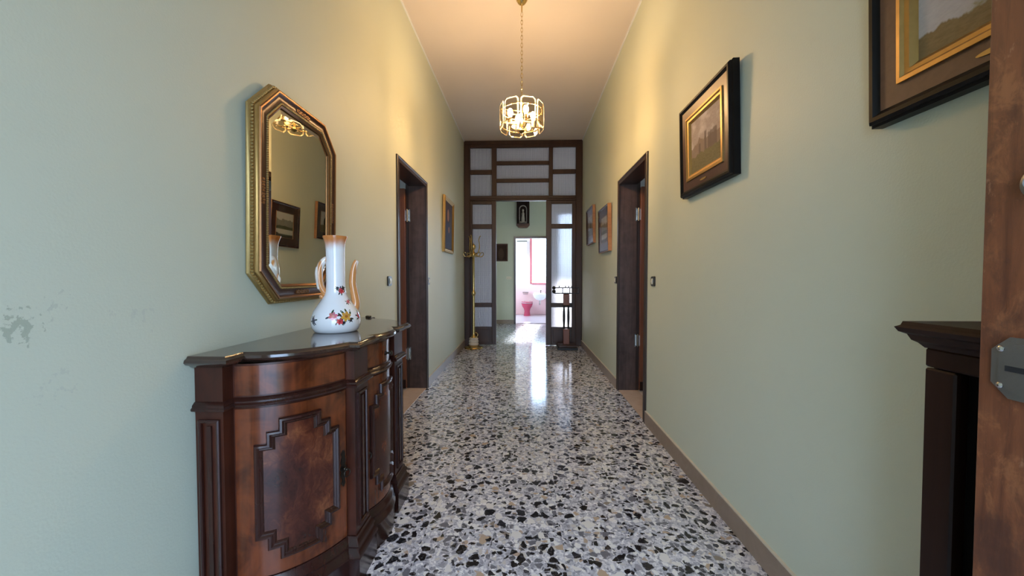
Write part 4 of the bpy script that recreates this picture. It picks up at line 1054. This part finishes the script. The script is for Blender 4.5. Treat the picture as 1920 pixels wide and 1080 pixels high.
# ------------------------------------------------------------------ dark cabinet on the right wall
CX = .715; CY0, CY1 = -.12, .705
root = thing('side_cabinet', 'dark brown narrow cabinet with turned columns behind the open entrance door', 'cabinet', (XR-.02, (CY0+CY1)/2, 0))
cw_ = XR-.017-CX; ch = (CY1-CY0)/2
def CB(x0, x1, y0, y1, z0, z1, nm, mat=CAB, bev=.003, par=None):     # x from the back (0) to the front (-cw_)
    mb = MB(); mb.box((x0, y0, z0), (x1, y1, z1)); return mb.build(nm, mat, par or root, smooth=0, bevel=bev)
mb = MB(); pth = [(0, -ch), (-cw_, -ch), (-cw_, ch), (0, ch)]
sweep(mb, pth, [(.0, 1.028), (.006, 1.036), (.012, 1.040), (.016, 1.050), (.024, 1.054), (.028, 1.062), (.022, 1.066), (.020, 1.073)], lambda x, y, z: (x, y, z), cap_last=True)
mb.build('top', CAB, root, smooth=30)
CB(0, -cw_, -ch, ch, .995, 1.028, 'frieze')
CB(-cw_+.012, -cw_, ch-.050, ch, .0, .993, 'corner_post'); CB(-cw_+.012, -cw_, -ch, -ch+.05, .0, .993, 'corner_post')
CB(0, -cw_+.012, ch-.018, ch, 0, .993, 'end_panel'); CB(0, -cw_+.012, -ch, -ch+.018, 0, .993, 'end_panel')
CB(0, -cw_+.055, -ch+.018, ch-.018, 0, .993, 'inner_panel', CABIN)
CB(-cw_+.055, -cw_, -ch+.05, ch-.05, 0, .12, 'bottom_rail')
pr = [(.018, .12), (.022, .14), (.016, .16)]
z = .17
while z < .94: pr += [(.014, z), (.021, z+.012), (.021, z+.020), (.014, z+.032)]; z += .034
pr += [(.016, .96), (.022, .975), (.018, .993)]
for yy in (ch-.093, ch-.24, -ch+.24, -ch+.093):
    mb = MB(); mb.lathe(pr, (-cw_+.027, yy, 0), 16); mb.build('turned_column', CAB, root)

# ------------------------------------------------------------------ chandelier
LXc, LYc = -.026, 3.15
root = thing('pendant_chandelier', 'lit brass chandelier with faceted glass panels hanging on a chain in the hall', 'chandelier', (LXc, LYc, H))
mb = MB(); mb.lathe([(0, 0), (.048, 0), (.050, -.030), (.046, -.050), (.030, -.075), (.012, -.088), (.006, -.092), (.005, -.15), (0, -.15)], (0, 0, 0), 32); mb.build('canopy', BRASS, root)
ztop, zbot = -.15, -.845; nl = 23; st = (zbot-ztop)/nl
for i in range(nl):
    zc = ztop+st*(i+.5); mb = MB(); ll = abs(st)*.5+.005
    P_ = []
    for a in [2*PI*k/14 for k in range(14)]:
        x = .0075*math.sin(a); zz = zc+ll*math.cos(a)
        P_.append((x, 0, zz) if i % 2 == 0 else (0, x, zz))
    mb.tube(P_, .0019, 6, closed=True); mb.build('chain_link', BRASS, root)
mb = MB(); mb.lathe([(0, -.845), (.006, -.848), (.008, -.86), (.020, -.872), (.010, -.885), (.008, -.90), (.008, -1.07), (.020, -1.078), (.024, -1.09), (.012, -1.105), (0, -1.112)], (0, 0, 0), 20); mb.build('stem', LAMPBRASS, root)
PZ0, PZ1, PR = -1.085, -.885, .176
for z_, nm in ((-.935, 'upper_ring'), (-1.045, 'lower_ring')):
    mb = MB(); mb.tube([((PR-.012)*math.cos(2*PI*i/48), (PR-.012)*math.sin(2*PI*i/48), z_) for i in range(48)], .0035, 8, closed=True)
    for i in range(4):
        a = i*PI/2+.35; mb.tube([(0, 0, z_), ((PR-.012)*math.cos(a), (PR-.012)*math.sin(a), z_)], .003, 8)
    mb.build(nm, LAMPBRASS, root)
for i in range(8):
    # panel centres as seen in the photograph: gaps at about -6 deg and 40 deg right of the front
    a = -PI/2 + math.radians(17.5+45*i)
    g = thing_ = None
    hw = .0615; c = .020; hz = (PZ1-PZ0)/2; zc = (PZ0+PZ1)/2
    oct_ = [(-hw+c, -hz), (hw-c, -hz), (hw, -hz+c), (hw, hz-c), (hw-c, hz), (-hw+c, hz), (-hw, hz-c), (-hw, -hz+c)]
    inn = offset_path(oct_, .0095, True)
    ca_, sa = math.cos(a), math.sin(a); rr = PR*math.cos(math.radians(20))
    def fp(x, z, d): return ((rr+d)*ca_ - x*sa, (rr+d)*sa + x*ca_, zc+z)
    mb = MB(); vs = [fp(x, z, 0) for x, z in oct_] + [fp(x, z, .002) for x, z in oct_] + [fp(x, z, .006) for x, z in inn]
    mb.add(vs, [list(range(8))[::-1], [16+k for k in range(8)]], LAMPGLASS)
    mb.add(vs, [(k, (k+1) % 8, 8+(k+1) % 8, 8+k) for k in range(8)] + [(8+k, 8+(k+1) % 8, 16+(k+1) % 8, 16+k) for k in range(8)], LAMPEDGE)
    pn = mb.build('glass_panel', None, root, smooth=0, recalc=False)
    for zz in (-.050+.0, .060):
        mb = MB(); p_ = fp(0, (-.935 if zz > 0 else -1.045)-zc, .006); mb.ball(p_, .006, None, 8, 6); mb.build('stud', BRASS, pn)
for i in range(4):
    a = -PI/2 + math.radians(20+90*i); c, s_ = math.cos(a), math.sin(a); R_ = .098
    mb = MB(); mb.tube(smooth_path([(.01*c, .01*s_, -1.075), (.05*c, .05*s_, -1.085), (.085*c, .085*s_, -1.078), (R_*c, R_*s_, -1.055)]), .004, 8); mb.build('arm', LAMPBRASS, root)
    mb = MB(); mb.lathe([(0, -1.056), (.020, -1.055), (.022, -1.050), (.013, -1.046), (.0125, -.995), (0, -.994)], (R_*c, R_*s_, 0), 16); so = mb.build('socket', SOCKET, root)
    mb = MB(); mb.lathe([(0, -.994), (.010, -.993), (.012, -.985), (.019, -.968), (.021, -.955), (.018, -.938), (.010, -.927), (0, -.924)], (R_*c, R_*s_, 0), 14); mb.build('bulb', BULBM, so)
